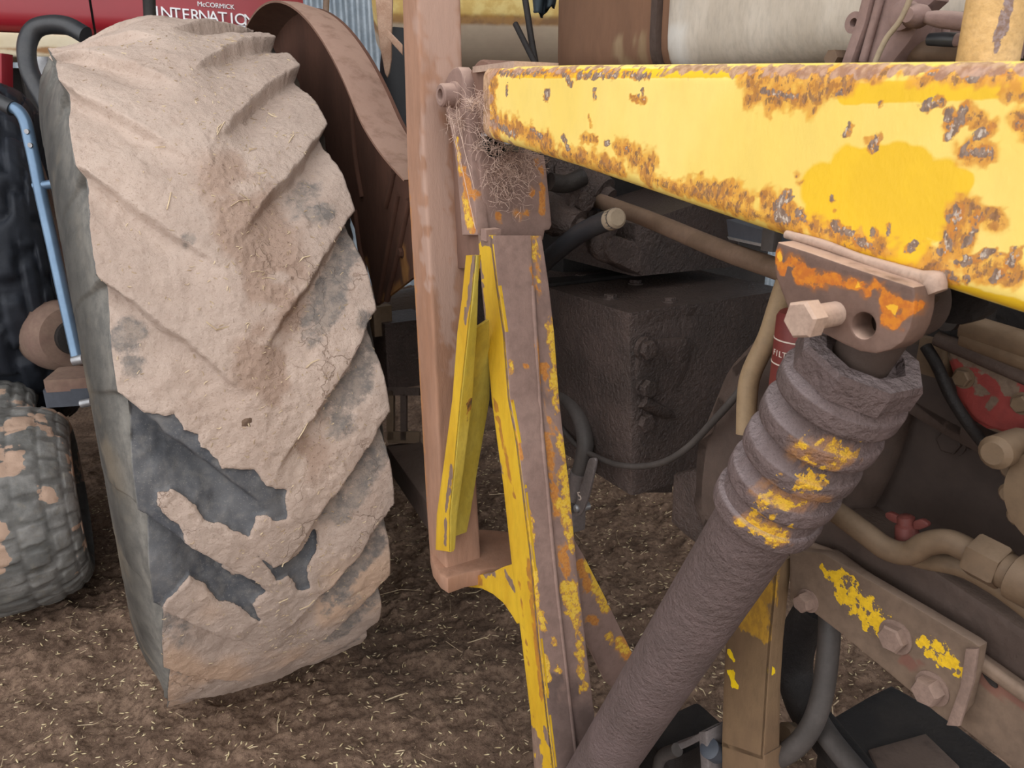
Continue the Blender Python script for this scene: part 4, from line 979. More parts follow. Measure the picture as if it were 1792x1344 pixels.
# ------------------------------------------------------------------ pipes and hoses
def one(name, label, cat, pts, r, m, n=8, **k):
    o = tube(name, pts, r, m, None, n, **k); return tag(o, label, cat)
def pa(l, a): return [PA(x, y, a) for x, y in l]
pp = thing('steel_pipe', 'straight brown steel pipe running down under the arm', 'pipe', PA(1200, 420, -.60))
tube('pipe_run', [PA(1050, 352, -.66), PA(1140, 386, -.63), PA(1260, 436, -.60), PA(1358, 470, -.58), PA(1400, 486, -.57)], .0105, 'pipebrown', pp, n=4, ns=18)
one('thin_rod', 'thin steel rod beneath the straight brown pipe', 'rod', [PA(1270, 452, -.615), PA(1310, 465, -.605), PA(1345, 480, -.60)], .0022, 'tan')
ho = thing('cut_hose', 'short black rubber hose with a bare cut end', 'hose', PA(1020, 420, -.56))
hp = [PA(940, 474, -.60), PA(968, 446, -.59), PA(1010, 412, -.58), PA(1048, 392, -.57), PA(1078, 382, -.56)]
tube('hose_body', hp, .0125, 'rubber', ho, ns=18); 
d = unit(hp[-1] - hp[-2]); lathe('hose_end', hp[-1] - d * .014, d, [(0, 0), (0, .0126), (.012, .0125), (.016, .0118), (.0185, .009), (.0185, 0)], 'hosecut', ho, n=20)
th = thing('tan_pipe', 'tan painted pipe rising behind the cylinder rings to the arm', 'pipe', PA(1300, 740, -.52))
tube('pipe_run', [PA(1380, 480, -.58), PA(1362, 535, -.57), PA(1344, 590, -.56), PA(1316, 650, -.55), PA(1308, 690, -.545), PA(1306, 760, -.54)], .0098, 'tanpale', th, ns=18)
gh_ = thing('drain_hose', 'thick dusty grey hose bending down to the galvanised tap', 'hose', PA(1005, 860, -.60))
tube('hose_body', [PA(960, 672, -.64), PA(985, 690, -.63), PA(1012, 724, -.62), PA(1024, 770, -.61), PA(1020, 806, -.605), PA(1012, 834, -.60)], .0125, 'hosegrey', gh_, ns=18)
lathe('hose_ferrule', PA(1014, 826, -.60), unit(PA(1008, 862, -.60) - PA(1014, 826, -.60)), [(0, 0), (0, .0135), (.03, .0135), (.03, .010), (.05, .010), (.05, 0)], 'galv', gh_, n=20)
one('thin_cable', 'thin sagging cable from the drain hose up past the gearbox', 'cable', [PA(978, 742, -.62), PA(1005, 775, -.61), PA(1040, 798, -.605), PA(1090, 815, -.60), PA(1150, 812, -.595), PA(1200, 786, -.588), PA(1250, 735, -.583), PA(1290, 690, -.58), PA(1312, 655, -.578)], .0042, 'hosegrey', n=8)
tap = thing('tap_handle', 'scuffed galvanised tap lever stamped with a number', 'tap lever', PA(1012, 890, -.58))
at_ = -.585
plate('lever_blade', pa([(1030,802),(1040,801),(1043,808),(1034,850),(1027,876),(1018,900),(1008,905),(1004,900),(1006,884),(1014,858),(1022,830)], at_), -A * .004, 'galv', tap, step=.008, bev=.001, rnd=1)
lathe('lever_pivot', PA(1010, 890, at_), A, [(-.02, 0), (-.02, .0065), (.002, .0065), (.004, .004), (.004, 0)], 'silver', tap, n=14)
box('tap_body', PA(1004, 905, at_ - .02), A * .012, F * .016, Z * .016, 'galv', tap, r=.004)
def text(name, s, origin, ux, uy, size, m, parent=None, extrude=.0006, align='LEFT'):
    cu = bpy.data.curves.new(name, 'FONT'); cu.body = s; cu.size = size; cu.extrude = extrude; cu.align_x = align; cu.align_y = 'BOTTOM_BASELINE'
    cu.materials.append(M[m])
    ux = unit(ux); uz = unit(np.cross(ux, uy)); uy = np.cross(uz, ux)
    o = bpy.data.objects.new(name, cu); mw = Matrix(np.column_stack([ux, uy, uz]).tolist()).to_4x4(); mw.translation = Vector(origin - org(parent))
    me = bpy.data.meshes.new_from_object(o); bpy.data.objects.remove(o); o = bpy.data.objects.new(name, me)
    link(o, parent); o.matrix_basis = mw
    return o
lv = unit(PA(1014, 860, at_) - PA(1022, 834, at_)); 
text('stamped_number', '5', PA(1013, 876, at_ + .0006), PA(1026, 874, at_) - PA(1013, 876, at_), PA(1017, 858, at_) - PA(1013, 876, at_), .018, 'print', tap)
# lower right pipes
pl = thing('union_pipe', 'tan steel pipe with an S bend and hexagon union, lower right', 'pipe', PA(1600, 960, -.56))
ax_ = -.555
tube('pipe_run', pa([(1400, 866), (1448, 886), (1510, 930), (1552, 960), (1590, 968), (1622, 952), (1660, 948), (1700, 966), (1720, 976)], ax_), .0098, 'tan', pl, n=7, ns=18)
p0, p1 = PA(1702, 968, ax_), PA(1850, 1045, ax_); ud = unit(p1 - p0)
lathe('union_nut', p0, ud, [(0, 0), (0, .016), (.002, .0175), (.022, .0175), (.024, .016), (.024, 0)], 'tan', pl, sides=6, rot=.4)
lathe('union_body', p0 + ud * .024, ud, [(0, 0), (0, .0135), (.006, .0135), (.008, .018), (.06, .018), (.06, 0)], 'tan', pl, n=24)
lathe('union_nut', p0 + ud * .05 - Z * .004, ud, [(0, 0), (0, .021), (.03, .021), (.03, 0)], 'tan', pl, sides=6, rot=.1)
one('return_pipe', 'thin tan pipe curving under the union pipe', 'pipe', pa([(1560, 962), (1610, 978), (1680, 992), (1740, 1022), (1800, 1065), (1850, 1110)], ax_ - .02), .008, 'tan', n=7)
wg = thing('wing_nut', 'dull red wing tap on the S-bend pipe', 'wing tap', PA(1588, 945, -.575))
aw = -.575
lathe('tap_stem', PA(1588, 945, aw), PA(1585, 900, aw) - PA(1588, 945, aw), [(0, 0), (0, .010), (.012, .009), (.014, .007), (.020, .007), (.022, .004), (.022, 0)], 'redtap', wg, n=18)
plate('wing', pa([(1548, 898), (1556, 896), (1576, 906), (1578, 920), (1560, 914), (1549, 906)], aw + .003), -A * .005, 'redtap', wg, step=.01, bev=.001, rnd=1)
plate('wing', pa([(1597, 912), (1612, 908), (1624, 916), (1624, 922), (1608, 928), (1598, 926)], aw + .003), -A * .005, 'redtap', wg, step=.01, bev=.001, rnd=1)
# oil filter
fc = PA(1400, 612, -.555); fil = thing('oil_filter', 'maroon printed filter can half hidden behind the bracket bolt', 'filter', fc - Z * .05)
lathe('filter_can', fc, Z, [(-.09, 0), (-.09, .021), (-.086, .0232), (.03, .0232), (.034, .021), (.034, 0)], 'filter', fil, n=36)
vd = unit(np.array([fc[0], fc[1], 0])); sd_ = np.array([vd[1], -vd[0], 0])
for k, ch in enumerate('FILTER'):
    t = (-1.12 + k * .19); nrm = -vd * math.cos(t) + sd_ * math.sin(t)
    text('filter_letter', ch, fc + nrm * .0233 - Z * .004, np.cross(Z, nrm), Z, .0078, 'print', fil, .0003, 'CENTER')
for z in (-.012, .010):
    lathe('filter_line', fc + Z * z, Z, [(0, .0230), (0, .0236), (.0012, .0236), (.0012, .0230)], 'print', fil, n=36)
# dark box with bright edge under the arm
bxx = thing('battery_box', 'small dark tray with a bright rim tucked under the arm', 'tray', PA(1310, 400, -.66))
slab('tray_face', [PA(1270, 384, -.60), PA(1274, 416, -.60)], [PA(1338, 404, -.58), PA(1338, 430, -.58)], -A * .06, 'slate', bxx, r=.002)
slab('tray_rim', [PA(1272, 414, -.597), PA(1275, 419, -.597)], [PA(1339, 428, -.577), PA(1339, 433, -.577)], -A * .004, 'silver', bxx, r=.0008)
box('tray_clip', PA(1350, 420, -.575), F * .008, A * .006, Z * .010, 'hosegrey', bxx)

# ------------------------------------------------------------------ chassis rail, side plate, tan post
ch = thing('chassis_rail', 'long dusty brown chassis rail with a bolted yellow-flecked side plate', 'chassis rail', PA(1600, 1150, -.6))
arl = -.590
rl0 = [PA(1385, 905, arl), PA(1470, 905, arl), PA(1640, 1022, arl), PA(1792, 1122, arl)]
rl1 = [PA(1385, 1045, arl), PA(1420, 1068, arl), PA(1600, 1225, arl), PA(1770, 1344, arl)]
rl0 = rl0[:2] + [rl0[1] + (rl0[3] - rl0[1]) * k for k in (.5, 1, 1.6)]; rl1 = rl1[:2] + [rl1[1] + (rl1[3] - rl1[1]) * k for k in (.5, 1, 1.6)]
mid = [p * .62 + q * .38 for p, q in zip(rl0, rl1)]
rlf = lambda x, y: PA(x, y, arl)
slab('rail_upper', [p - A * .012 for p in rl0], [p - A * .012 for p in mid], -A * .05, 'grime', ch, r=.004, ne=8)
slab('rail_lower', mid, rl1, -A * .06, 'chassis', ch, r=.004, ne=10, sp={'redp': spots(rlf, [(1740, 1180, 1800, 1190, 30), (1790, 1200, 1800, 1230, 20)])})
tube('rail_edge', [p + A * .000 for p in mid], .006, 'chassis', ch, n=3, ns=10)
asd = -.575
spl = [(1381, 962), (1440, 968), (1500, 1003), (1610, 1068), (1700, 1122), (1714, 1132), (1706, 1180), (1690, 1240), (1668, 1270), (1640, 1250), (1552, 1176), (1470, 1108), (1410, 1062), (1382, 1048)]
spf = lambda x, y: PA(x, y, asd)
plate('side_plate', [spf(x, y) for x, y in spl], -A * .012, 'chassis', ch, step=.005, bev=.0015,
      sp={'yel': spots(spf, [(1432, 985, 1445, 1000, 6), (1455, 1005, 1490, 1020, 16), (1470, 1035, 1540, 1090, 22), (1500, 1050, 1520, 1065, 26), (1530, 1090, 1540, 1110, 12), (1620, 1130, 1680, 1170, 20), (1650, 1145, 1670, 1165, 16), (1635, 1118, 1640, 1130, 6)]), 'redp': spots(spf, [(1580, 1150, 1600, 1160, 14)])})
slab('plate_flange', [spf(1694, 1133), spf(1684, 1200), spf(1660, 1266)], [spf(1716, 1133), spf(1708, 1190), spf(1684, 1268)], A * .004, 'dustshade', ch, r=.002, ne=3)
for x, y, r, hgt_ in [(1415, 1051, .0095, .013), (1568, 1114, .0125, .010), (1632, 1204, .0120, .014)]:
    hexbolt(spf(x, y), A, r, hgt_, 'dustshade', ch)
plate('slot_patch', [PA(x, y, arl + .002) for x, y in [(1718, 1172), (1726, 1176), (1744, 1196), (1744, 1206), (1734, 1200), (1720, 1182)]], -A * .002, 'black', ch, step=.01, bev=0, rnd=1)  # black patch standing for the dark inside the rail's slot
tpst = thing('support_post', 'tan and yellow folded steel post standing behind the cylinder', 'post', PA(1310, 1320, -.6))
atp = -.565
PL = [(1312, 985), (1290, 1050), (1270, 1120), (1266, 1200), (1263, 1306)]
PCn = [(1362, 985), (1357, 1050), (1350, 1120), (1344, 1200), (1336, 1330)]
PR = [(1386, 975), (1378, 1050), (1371, 1120), (1366, 1200), (1364, 1330)]
tl = [PA(x, y, atp) for x, y in PL]; tcn = [PA(x, y, atp) for x, y in PCn]; trr = [PF(x, y, fo(p)) for (x, y), p in zip(PR, tcn)]
tpf = lambda x, y: PA(x, y, atp)
slab('post_side', tl, tcn, -A * .005, 'tanpost', tpst, r=.001, step=.008, ne=10, sp={'yeb': spots(tpf, [(1345, 1000, 1320, 1090, 22), (1300, 1090, 1330, 1110, 18), (1290, 1060, 1340, 1040, 22)]), 'yel': spots(tpf, [(1276, 1142, 1283, 1160, 5), (1276, 1180, 1286, 1200, 7), (1280, 1165, 1282, 1175, 4)])})
slab('post_front', tcn, trr, -F * .005, 'tanpost', tpst, r=.001, step=.008, ne=5, sp={'yel': spots(lambda x, y: PF(x, y, fo(tcn[3])), [(1352, 1173, 1353, 1175, 7), (1360, 1097, 1361, 1098, 3), (1361, 1125, 1362, 1127, 5), (1352, 1089, 1353, 1090, 2)])})
plate('post_foot', [PA(x, y, atp) for x, y in [(1263, 1296), (1338, 1322), (1338, 1420), (1263, 1420)]], -A * .03, 'tanpost', tpst, step=.02)
box('post_root', PA(1330, 1420, atp - .03), A * .03, F * .06, Z * .02, 'grime', tpst)

# ------------------------------------------------------------------ hoses and iron at the bottom edge
one('black_hose', 'black hose looping down from the chassis plate to the lower edge', 'hose', [PA(1452, 1068, -.64), PA(1450, 1130, -.63), PA(1440, 1210, -.62), PA(1420, 1270, -.61), PA(1385, 1312, -.60), PA(1320, 1345, -.59), PA(1250, 1368, -.58)], .0115, 'hosegrey', n=8)
one('fat_black_pipe', 'fat black pipe curving down behind the tan post', 'pipe', [PA(1430, 1060, -.70), PA(1400, 1110, -.70), PA(1390, 1170, -.70), PA(1408, 1235, -.69), PA(1440, 1280, -.68), PA(1480, 1330, -.66), PA(1530, 1400, -.64)], .022, 'black', n=8)
one('slanting_hose', 'dark hose running off the bottom edge beside the black hose', 'hose', [PA(1424, 1250, -.64), PA(1450, 1290, -.63), PA(1490, 1340, -.62), PA(1540, 1400, -.61)], .0125, 'hosegrey', n=6)
cl = thing('clevis_block', 'dark iron block with a galvanised strap beside the cylinder foot', 'iron block', PZ(1210, 1330, .30))
box('block_body', PA(1195, 1310, -.60), F * .03, A * .05, Z * .03, 'black', cl, r=.006)
slab('block_strap', [PA(1156, 1312, -.555), PA(1200, 1296, -.555), PA(1232, 1278, -.555)], [PA(1160, 1326, -.555), PA(1202, 1308, -.555), PA(1234, 1292, -.555)], -A * .03, 'galv', cl, r=.002)
slab('block_strap', [PA(1222, 1282, -.554), PA(1226, 1344, -.554), PA(1228, 1400, -.554)], [PA(1236, 1280, -.554), PA(1240, 1344, -.554), PA(1242, 1400, -.554)], -A * .03, 'galv', cl, r=.002)
tube('block_pin', [PA(1150, 1360, -.55), PA(1158, 1325, -.55), PA(1185, 1312, -.55)], .008, 'hosegrey', cl)
lathe('block_stud', PA(1255, 1318, -.57), unit(A + Z), [(0, 0), (0, .012), (.02, .012), (.022, .008), (.022, 0)], 'slate', cl, n=16)
ir = thing('axle_beam', 'black greasy front axle iron low in the right corner', 'axle beam', PZ(1650, 1280, 0))
pg = [PZ(x, y, .18) for x, y in [(1440, 1262), (1520, 1215), (1560, 1196), (1640, 1240), (1760, 1330), (1860, 1420), (1560, 1440), (1450, 1330)]]
plate('beam_top', pg, -Z * .10, 'black', ir, step=.03, bev=.01)
plate('beam_pad', [PZ(x, y, .185) for x, y in [(1520, 1310), (1620, 1282), (1680, 1340), (1560, 1400)]], -Z * .03, 'grime', ir, step=.03, bev=.004)
lathe('beam_nut', PA(1388, 1286, -.64), unit(A + .5 * Z), [(0, 0), (0, .014), (.014, .014), (.018, .009), (.018, 0)], 'tan', ir, n=10)
lathe('beam_nut', PA(1372, 1312, -.64), unit(A + .5 * Z), [(0, 0), (0, .012), (.014, .012), (.018, .009), (.018, 0)], 'grime', ir, n=10)
# ================================================================== TRACTOR BONNET AND TANK ABOVE THE ARM
tk = thing('bonnet_tank', 'long bonnet above the arm, brown dusty tank end joined to weathered grey sheet', 'bonnet', PA(1200, 150, -.72))
att = -.72
def tank_secs(fs, zb, zt_, a0, w, rr):
    out = []
    for f in fs:
        c = [T(f, a0, zb), T(f, a0, zt_), T(f, a0 - w, zt_), T(f, a0 - w, zb)]; out.append(rsec(c, rr, 14, 6))
    return out
fL = fo(PA(945, 110, att)); fS0 = fo(PA(1141, 60, att)); fS1 = fo(PA(1163, 60, att)); fR = fo(PA(1500, 60, att))
zb = PA(1100, 140, att)[2]; ztp = zb + .34
# brown end: corners rounded in plan and profile
rs = []
for k in range(9):
    t = k / 8; e = .06 * (1 - math.sin(t * math.pi / 2)); f = fL + .06 * (1 - math.cos(t * math.pi / 2))
    rs.append((f, e))
secs = []
for k in range(13):
    t = k / 12; e = .05 * (1 - math.sin(t * math.pi / 2)); f = fL + .11 * (1 - math.cos(t * math.pi / 2)); zt2 = zb + .05 + .29 * math.sin(t * math.pi / 2) ** .8
    secs.append(rsec([T(f, att - e, zb), T(f, att - e, zt2), T(f, att - .4 + e, zt2), T(f, att - .4 + e, zb)], .045, 14, 6))
secs += [rsec([T(f, att, zb), T(f, att, ztp), T(f, att - .4, ztp), T(f, att - .4, zb)], .05, 14, 6) for f in np.linspace(fL + .11, fS0, 24)[1:]]
Vt, Ft = loft(secs); outward(build('brown_tank', Vt, Ft, 'browntank', tk, sp={'pale': spots(lambda x, y: PA(x, y, att), [(1085, 90, 1090, 110, 20), (1120, 70, 1122, 110, 12)])}))
for f0, f1, d, m_ in ((fS0, fS0 + .012, .004, 'grime'), (fS0 + .012, fS1, -.006, 'browntank')):
    Vt, Ft = loft(tank_secs([f0, f1], zb, ztp + d, att + d, .4 + 2 * d, .05)); outward(build('seam_strap', Vt, Ft, m_, tk))
gf = np.concatenate([[fS1, fS1 + .004, fS1 + .012], np.linspace(fS1 + .03, fR + .75, 40)])
ins = [.014, .004, 0] + [0] * 40
secs = [rsec([T(f, att - e + .002, zb), T(f, att - e + .002, ztp - e), T(f, att - .4 + e, ztp - e), T(f, att - .4 + e, zb)], .05, 14, 6) for f, e in zip(gf, ins)]
Vt, Ft = loft(secs); outward(build('grey_bonnet', Vt, Ft, 'greytank', tk, sp={'pale': spots(lambda x, y: PA(x, y, att), [(1185, 20, 1182, 110, 16), (1168, 30, 1168, 100, 6)])}))
# bracket, rods and mottled stack at the top right
sb = thing('steering_bracket', 'mauve dusty iron bracket with boss above the arm', 'bracket', PA(1540, 105, -.60))
abk = -.60
bkf = lambda x, y: PA(x, y, abk)
plate('bracket_plate', [bkf(x, y) for x, y in [(1528, -40), (1640, -40), (1636, 0), (1614, 20), (1606, 50), (1590, 75), (1560, 112), (1486, 112), (1500, 70)]], -A * .02, 'mauve', sb, step=.012, bev=.003)
slab('bracket_flange', [bkf(1530, -40), bkf(1510, 40), bkf(1484, 112)], [bkf(1546, -40), bkf(1528, 40), bkf(1502, 112)], A * .010, 'mauve', sb, r=.003, ne=3)
tube('bracket_rib', [bkf(1552, -30) + A * .003, bkf(1536, 30) + A * .003, bkf(1514, 108) + A * .003], .0035, 'mauve', sb, n=5)
lathe('bracket_boss', bkf(1499, 40) + A * .004, A, [(-.03, 0), (-.03, .0085), (.0, .0085), (.0, .0035), (-.01, .003), (-.01, 0)], 'mauve', sb, n=20)
lathe('bracket_pivot', bkf(1588, 28) + A * .004, A, [(-.02, 0), (-.02, .011), (.004, .011), (.006, .006), (.006, 0)], 'mauve', sb, n=18)
lathe('bracket_nut', bkf(1470, 102) + A * .006, A, [(-.02, 0), (-.02, .007), (.006, .007), (.006, 0)], 'pipebrown', sb, sides=6)
dr = thing('drag_rod', 'mauve iron tie rod with a ball end running to the mottled pipe', 'tie rod', PA(1640, 35, -.59))
lathe('ball_end', PA(1602, 28, -.585), A, [(-.012, 0), (-.012, .006), (-.006, .0085), (.004, .0085), (.010, .005), (.010, 0)], 'mauve', dr, n=18)
tube('rod_shaft', [PA(1604, 30, -.588), PA(1625, 31, -.588), PA(1650, 34, -.588), PA(1720, 42, -.588)], [.0035, .0045, .0062, .0065], 'mauve', dr, n=5)
one('horizontal_tube', 'broad brown tube lying along the arm top at right', 'tube', [PA(1535, 98, -.62), PA(1560, 92, -.62), PA(1640, 90, -.62), PA(1760, 92, -.62)], .0085, 'pipebrown', n=5)
box('shelf_plate', PA(1650, 70, -.68), F * .06, A * .02, Z * .018, 'mauve', sb, r=.003)
pg_ = thing('rubber_grip', 'small black rubber grip on a rod above the arm', 'grip', PA(1650, 68, -.60))
tube('grip_sleeve', [PA(1626, 69, -.60), PA(1650, 69, -.60), PA(1674, 70, -.60)], [.0045, .0052, .0052], 'rubber', pg_, n=5); tube('grip_rod', [PA(1672, 70, -.60), PA(1700, 70, -.60)], .005, 'mauve', pg_)
tube('grip_post', [PA(1655, 64, -.605), PA(1655, 50, -.605)], .003, 'mauve', pg_)
one('bent_string', 'pale bent cord hanging in front of the mauve bracket', 'string', [PA(1600, -25, -.575), PA(1590, 5, -.575), PA(1574, 38, -.575), PA(1552, 66, -.575), PA(1536, 98, -.575), PA(1526, 125, -.575)], .0022, 'hosecut', n=6)
st = thing('mottled_pipe', 'thick upright pipe with mottled tan and rust coating', 'pipe', PA(1735, 130, -.545))
sc_ = PA(1736, 60, -.545); 
lathe('pipe_wall', sc_, Z, [(-.08, 0), (-.08, .0185)] + [(t, .0185) for t in np.linspace(-.07, .25, 20)] + [(.25, 0)], 'mottled', st, n=40, sp={'blot': [(sc_ + np.array([-.004 + dx_, -.0180, t]), sc_ + np.array([-.0045 + dx_, -.0178, t + .005]), .0035) for t, dx_ in ((.0, 0), (.012, .001), (.022, .002), (-.012, -.002), (.03, .003))]})
# ------------------------------------------------------------------ between the mudguard and the arm
lv_ = thing('rusty_lever', 'rusty flat lever hanging in front of the corrugated wall', 'lever', PD(668, 60, 1.55))
dl = 1.55
plate('lever_bar', [PD(x, y, dl) for x, y in [(652, -60), (684, -60), (684, 0), (681, 40), (679, 62), (677, 100), (672, 124), (668, 132), (664, 124), (661, 100), (657, 75), (655, 30)]], np.array([0, .012, 0]), 'armrust', lv_, step=.01, bev=.002, sp=None)
slab('lever_arm', [PD(677, 50, dl), PD(704, 78, dl - .02)], [PD(677, 66, dl), PD(704, 96, dl - .02)], np.array([0, .01, 0]), 'armrust', lv_, r=.002)
one('rust_stake', 'thin rusty upright stake against the corrugated wall', 'stake', [PD(571, -30, 2.2), PD(571, 0, 2.2), PD(570, 30, 2.2), PD(569, 80, 2.2)], .009, 'pipebrown', n=3)
ct = thing('cream_tank', 'big cream tank with a rusty band behind the brown post', 'tank', PD(800, 400, 2.5))
cc2 = PD(790, -95, 2.55); cr_ = .40
tankax = unit(np.array([1, .12, 0]))
ts = lathe('tank_shell', cc2, tankax, [(-.26, 0), (-.26, .30), (-.22, cr_ - .02)] + [(t, cr_) for t in np.linspace(-.2, .55, 30)] + [(.58, cr_ - .03), (.6, 0)], 'creamrust', ct, n=140)
co = np.empty(len(ts.data.vertices) * 3); ts.data.vertices.foreach_get('co', co); zz = co.reshape(-1, 3)[:, 2] + org(ct)[2]
def tank_z(py):
    r = ray(800, py); n2 = np.array([-tankax[1], tankax[0], 0]); o2 = np.array([(CAMP - cc2) @ n2, CAMP[2] - cc2[2]]); d2 = np.array([r @ n2, r[2]])
    b2 = o2 @ d2; a2 = d2 @ d2; D = b2 * b2 - a2 * (o2 @ o2 - cr_ ** 2); t = (-b2 - math.sqrt(max(D, 0))) / a2; return CAMP[2] + r[2] * t
z0_, z1_, z2_ = tank_z(24), tank_z(34), tank_z(44)
for nm, v in (('top', sstep(z1_, z0_, zz)), ('rust', np.exp(-((zz - z1_) / max(1e-3, (z1_ - z2_))) ** 2))):
    at = ts.data.attributes.new(nm, 'FLOAT', 'POINT'); at.data.foreach_set('value', v.astype(np.float32))
one('hanging_black_hose', 'fat black hose in the gap beside the rusty post', 'hose', [PD(712, 66, 1.9), PD(704, 100, 1.9), PD(702, 140, 1.9), PD(704, 200, 1.9), PD(715, 280, 1.9)], .052, 'jet', n=6)
ll = thing('dark_lever', 'thin dark control lever slanting up against the cream tank, lower one', 'lever', PA(938, 118, -.66))
tube('lever_rod', [PA(902, 42, -.66), PA(918, 74, -.66), PA(942, 122, -.66)], .0045, 'black', ll, n=4)
l2 = thing('dark_lever', 'thin dark control lever nearly upright beside the brown tank end', 'lever', PA(938, 110, -.68))
tube('lever_rod', [PA(916, -20, -.68), PA(924, 30, -.68), PA(930, 70, -.68), PA(940, 125, -.68)], .005, 'black', l2, n=4)
cl_ = thing('dark_rag', 'blue-black rag hanging at the top beside the brown tank', 'rag', PD(950, 40, 1.3))
gx_, gy_ = np.meshgrid(np.linspace(0, 1, 22), np.linspace(0, 1, 22), indexing='ij')
cw = []
for a, b in zip(gx_.ravel(), gy_.ravel()):
    x = 930 + 52 * a - 14 * b * (a - .3); y = -40 + b * (70 - 30 * abs(a - .3)); cw.append(PD(x, y, 1.35) + np.array([0, .02 * math.sin(a * 11 + b * 3) + .012 * math.sin(a * 23), 0]))
o = build('rag_cloth', np.array(cw), gridfaces(22, 22), 'cloth', cl_, sharp=None); md = o.modifiers.new('thick', 'SOLIDIFY'); md.thickness = .004

# ================================================================== RED TRACTOR BEHIND, LEFT
rt = thing('red_tractor', 'old red tractor with raised bonnet lettering parked behind the muddy wheel', 'tractor', PD(200, 60, 2.8) * np.array([1, 1, 0]))
h0 = PD(-60, 50, 2.5); h1 = PD(560, 50, 2.95); hz = h0[2]; h1[2] = hz; hu = unit(h1 - h0); hn = np.cross(hu, Z); hn = hn if hn[1] < 0 else -hn
def onh(x, y, off=0): return onp(x, y, hn, float(hn @ h0)) + hn * off
Lh = np.linalg.norm(h1 - h0)
sx = float((onh(162, 30) - h0) @ hu)
def hood(name, s0, s1, d=0.0):
    secs = []
    for s in np.linspace(s0, s1, 14):
        b = h0 + hu * s + hn * d
        secs.append(rsec([b, b + Z * .30, b + Z * .33 - hn * .45, b - hn * .45], .06, 8, 5))
    Vh, Fh = loft(secs); return outward(build(name, Vh, Fh, 'redhood', rt))
hood('nose_panel', -.6, sx - .004); hood('bonnet_panel', sx + .004, float((onh(532, 30) - h0) @ hu), .004)
Vh, Fh = loft([rsec([h0 + hu * s - hn * .03 - Z * .005, h0 + hu * s - hn * .03 + Z * .3, h0 + hu * s - hn * .4 + Z * .3, h0 + hu * s - hn * .4], .03, 4, 3) for s in (sx - .006, sx + .006)]); outward(build('panel_gap', Vh, Fh, 'black', rt))
# cream side panel below
secs = []
for s in np.linspace(-.6, Lh * .55, 10):
    b = h0 + hu * s - Z * .004 - hn * .012; secs.append(rsec([b - Z * .075 - hn * .02, b, b - hn * .3, b - hn * .3 - Z * .075], .012, 4, 3))
Vh, Fh = loft(secs); outward(build('cream_panel', Vh, Fh, 'cream', rt, sp={'rust': spots(lambda x, y: onh(x, y, -.02), [(60, 88, 140, 96, 9), (0, 84, 40, 86, 5)])}))
# badge lettering
b0_, b1_ = onh(268, 31, .006), onh(445, 46, .006); bu = unit(b1_ - b0_); Lb = np.linalg.norm(b1_ - b0_)
for k, c in enumerate('INTERNATIONAL'):
    p = b0_ + bu * Lb * ((k + .45) / 11.0) + hn * .002
    o = text('badge_letter', c, p, bu, Z, .054, 'chrome', rt, .006, 'CENTER')
slab('badge_rail', [b0_ + bu * Lb * .4 - Z * .001, b0_ + bu * Lb * 1.25 - Z * .001], [b0_ + bu * Lb * .4 - Z * .010, b0_ + bu * Lb * 1.25 - Z * .010], -hn * .006, 'chrome', rt, r=.001)
text('badge_script', 'McCORMICK', onh(345, 11, .006), bu, Z, .022, 'chrome', rt, .003)
box('engine_side', h0 + hu * (Lh * .50) - hn * .30 - Z * .45, hu * (Lh * .40), hn * .18, Z * .36, 'black', rt, r=.03)
box('front_frame', h0 + hu * (-.05) - hn * .62 - Z * .36, hu * .34, hn * .18, Z * .27, 'black', rt, r=.03)
box('red_bracket', PD(-2, 132, 2.35), np.array([.028, 0, 0]), np.array([0, .03, 0]), np.array([.012, 0, .06]), 'redhood', rt, r=.008)
one('exhaust_pipe', 'thin black upright pipe against the red bonnet', 'pipe', [PD(260, -40, 2.1), PD(261, 0, 2.1), PD(264, 60, 2.1)], .0165, 'black', n=3)
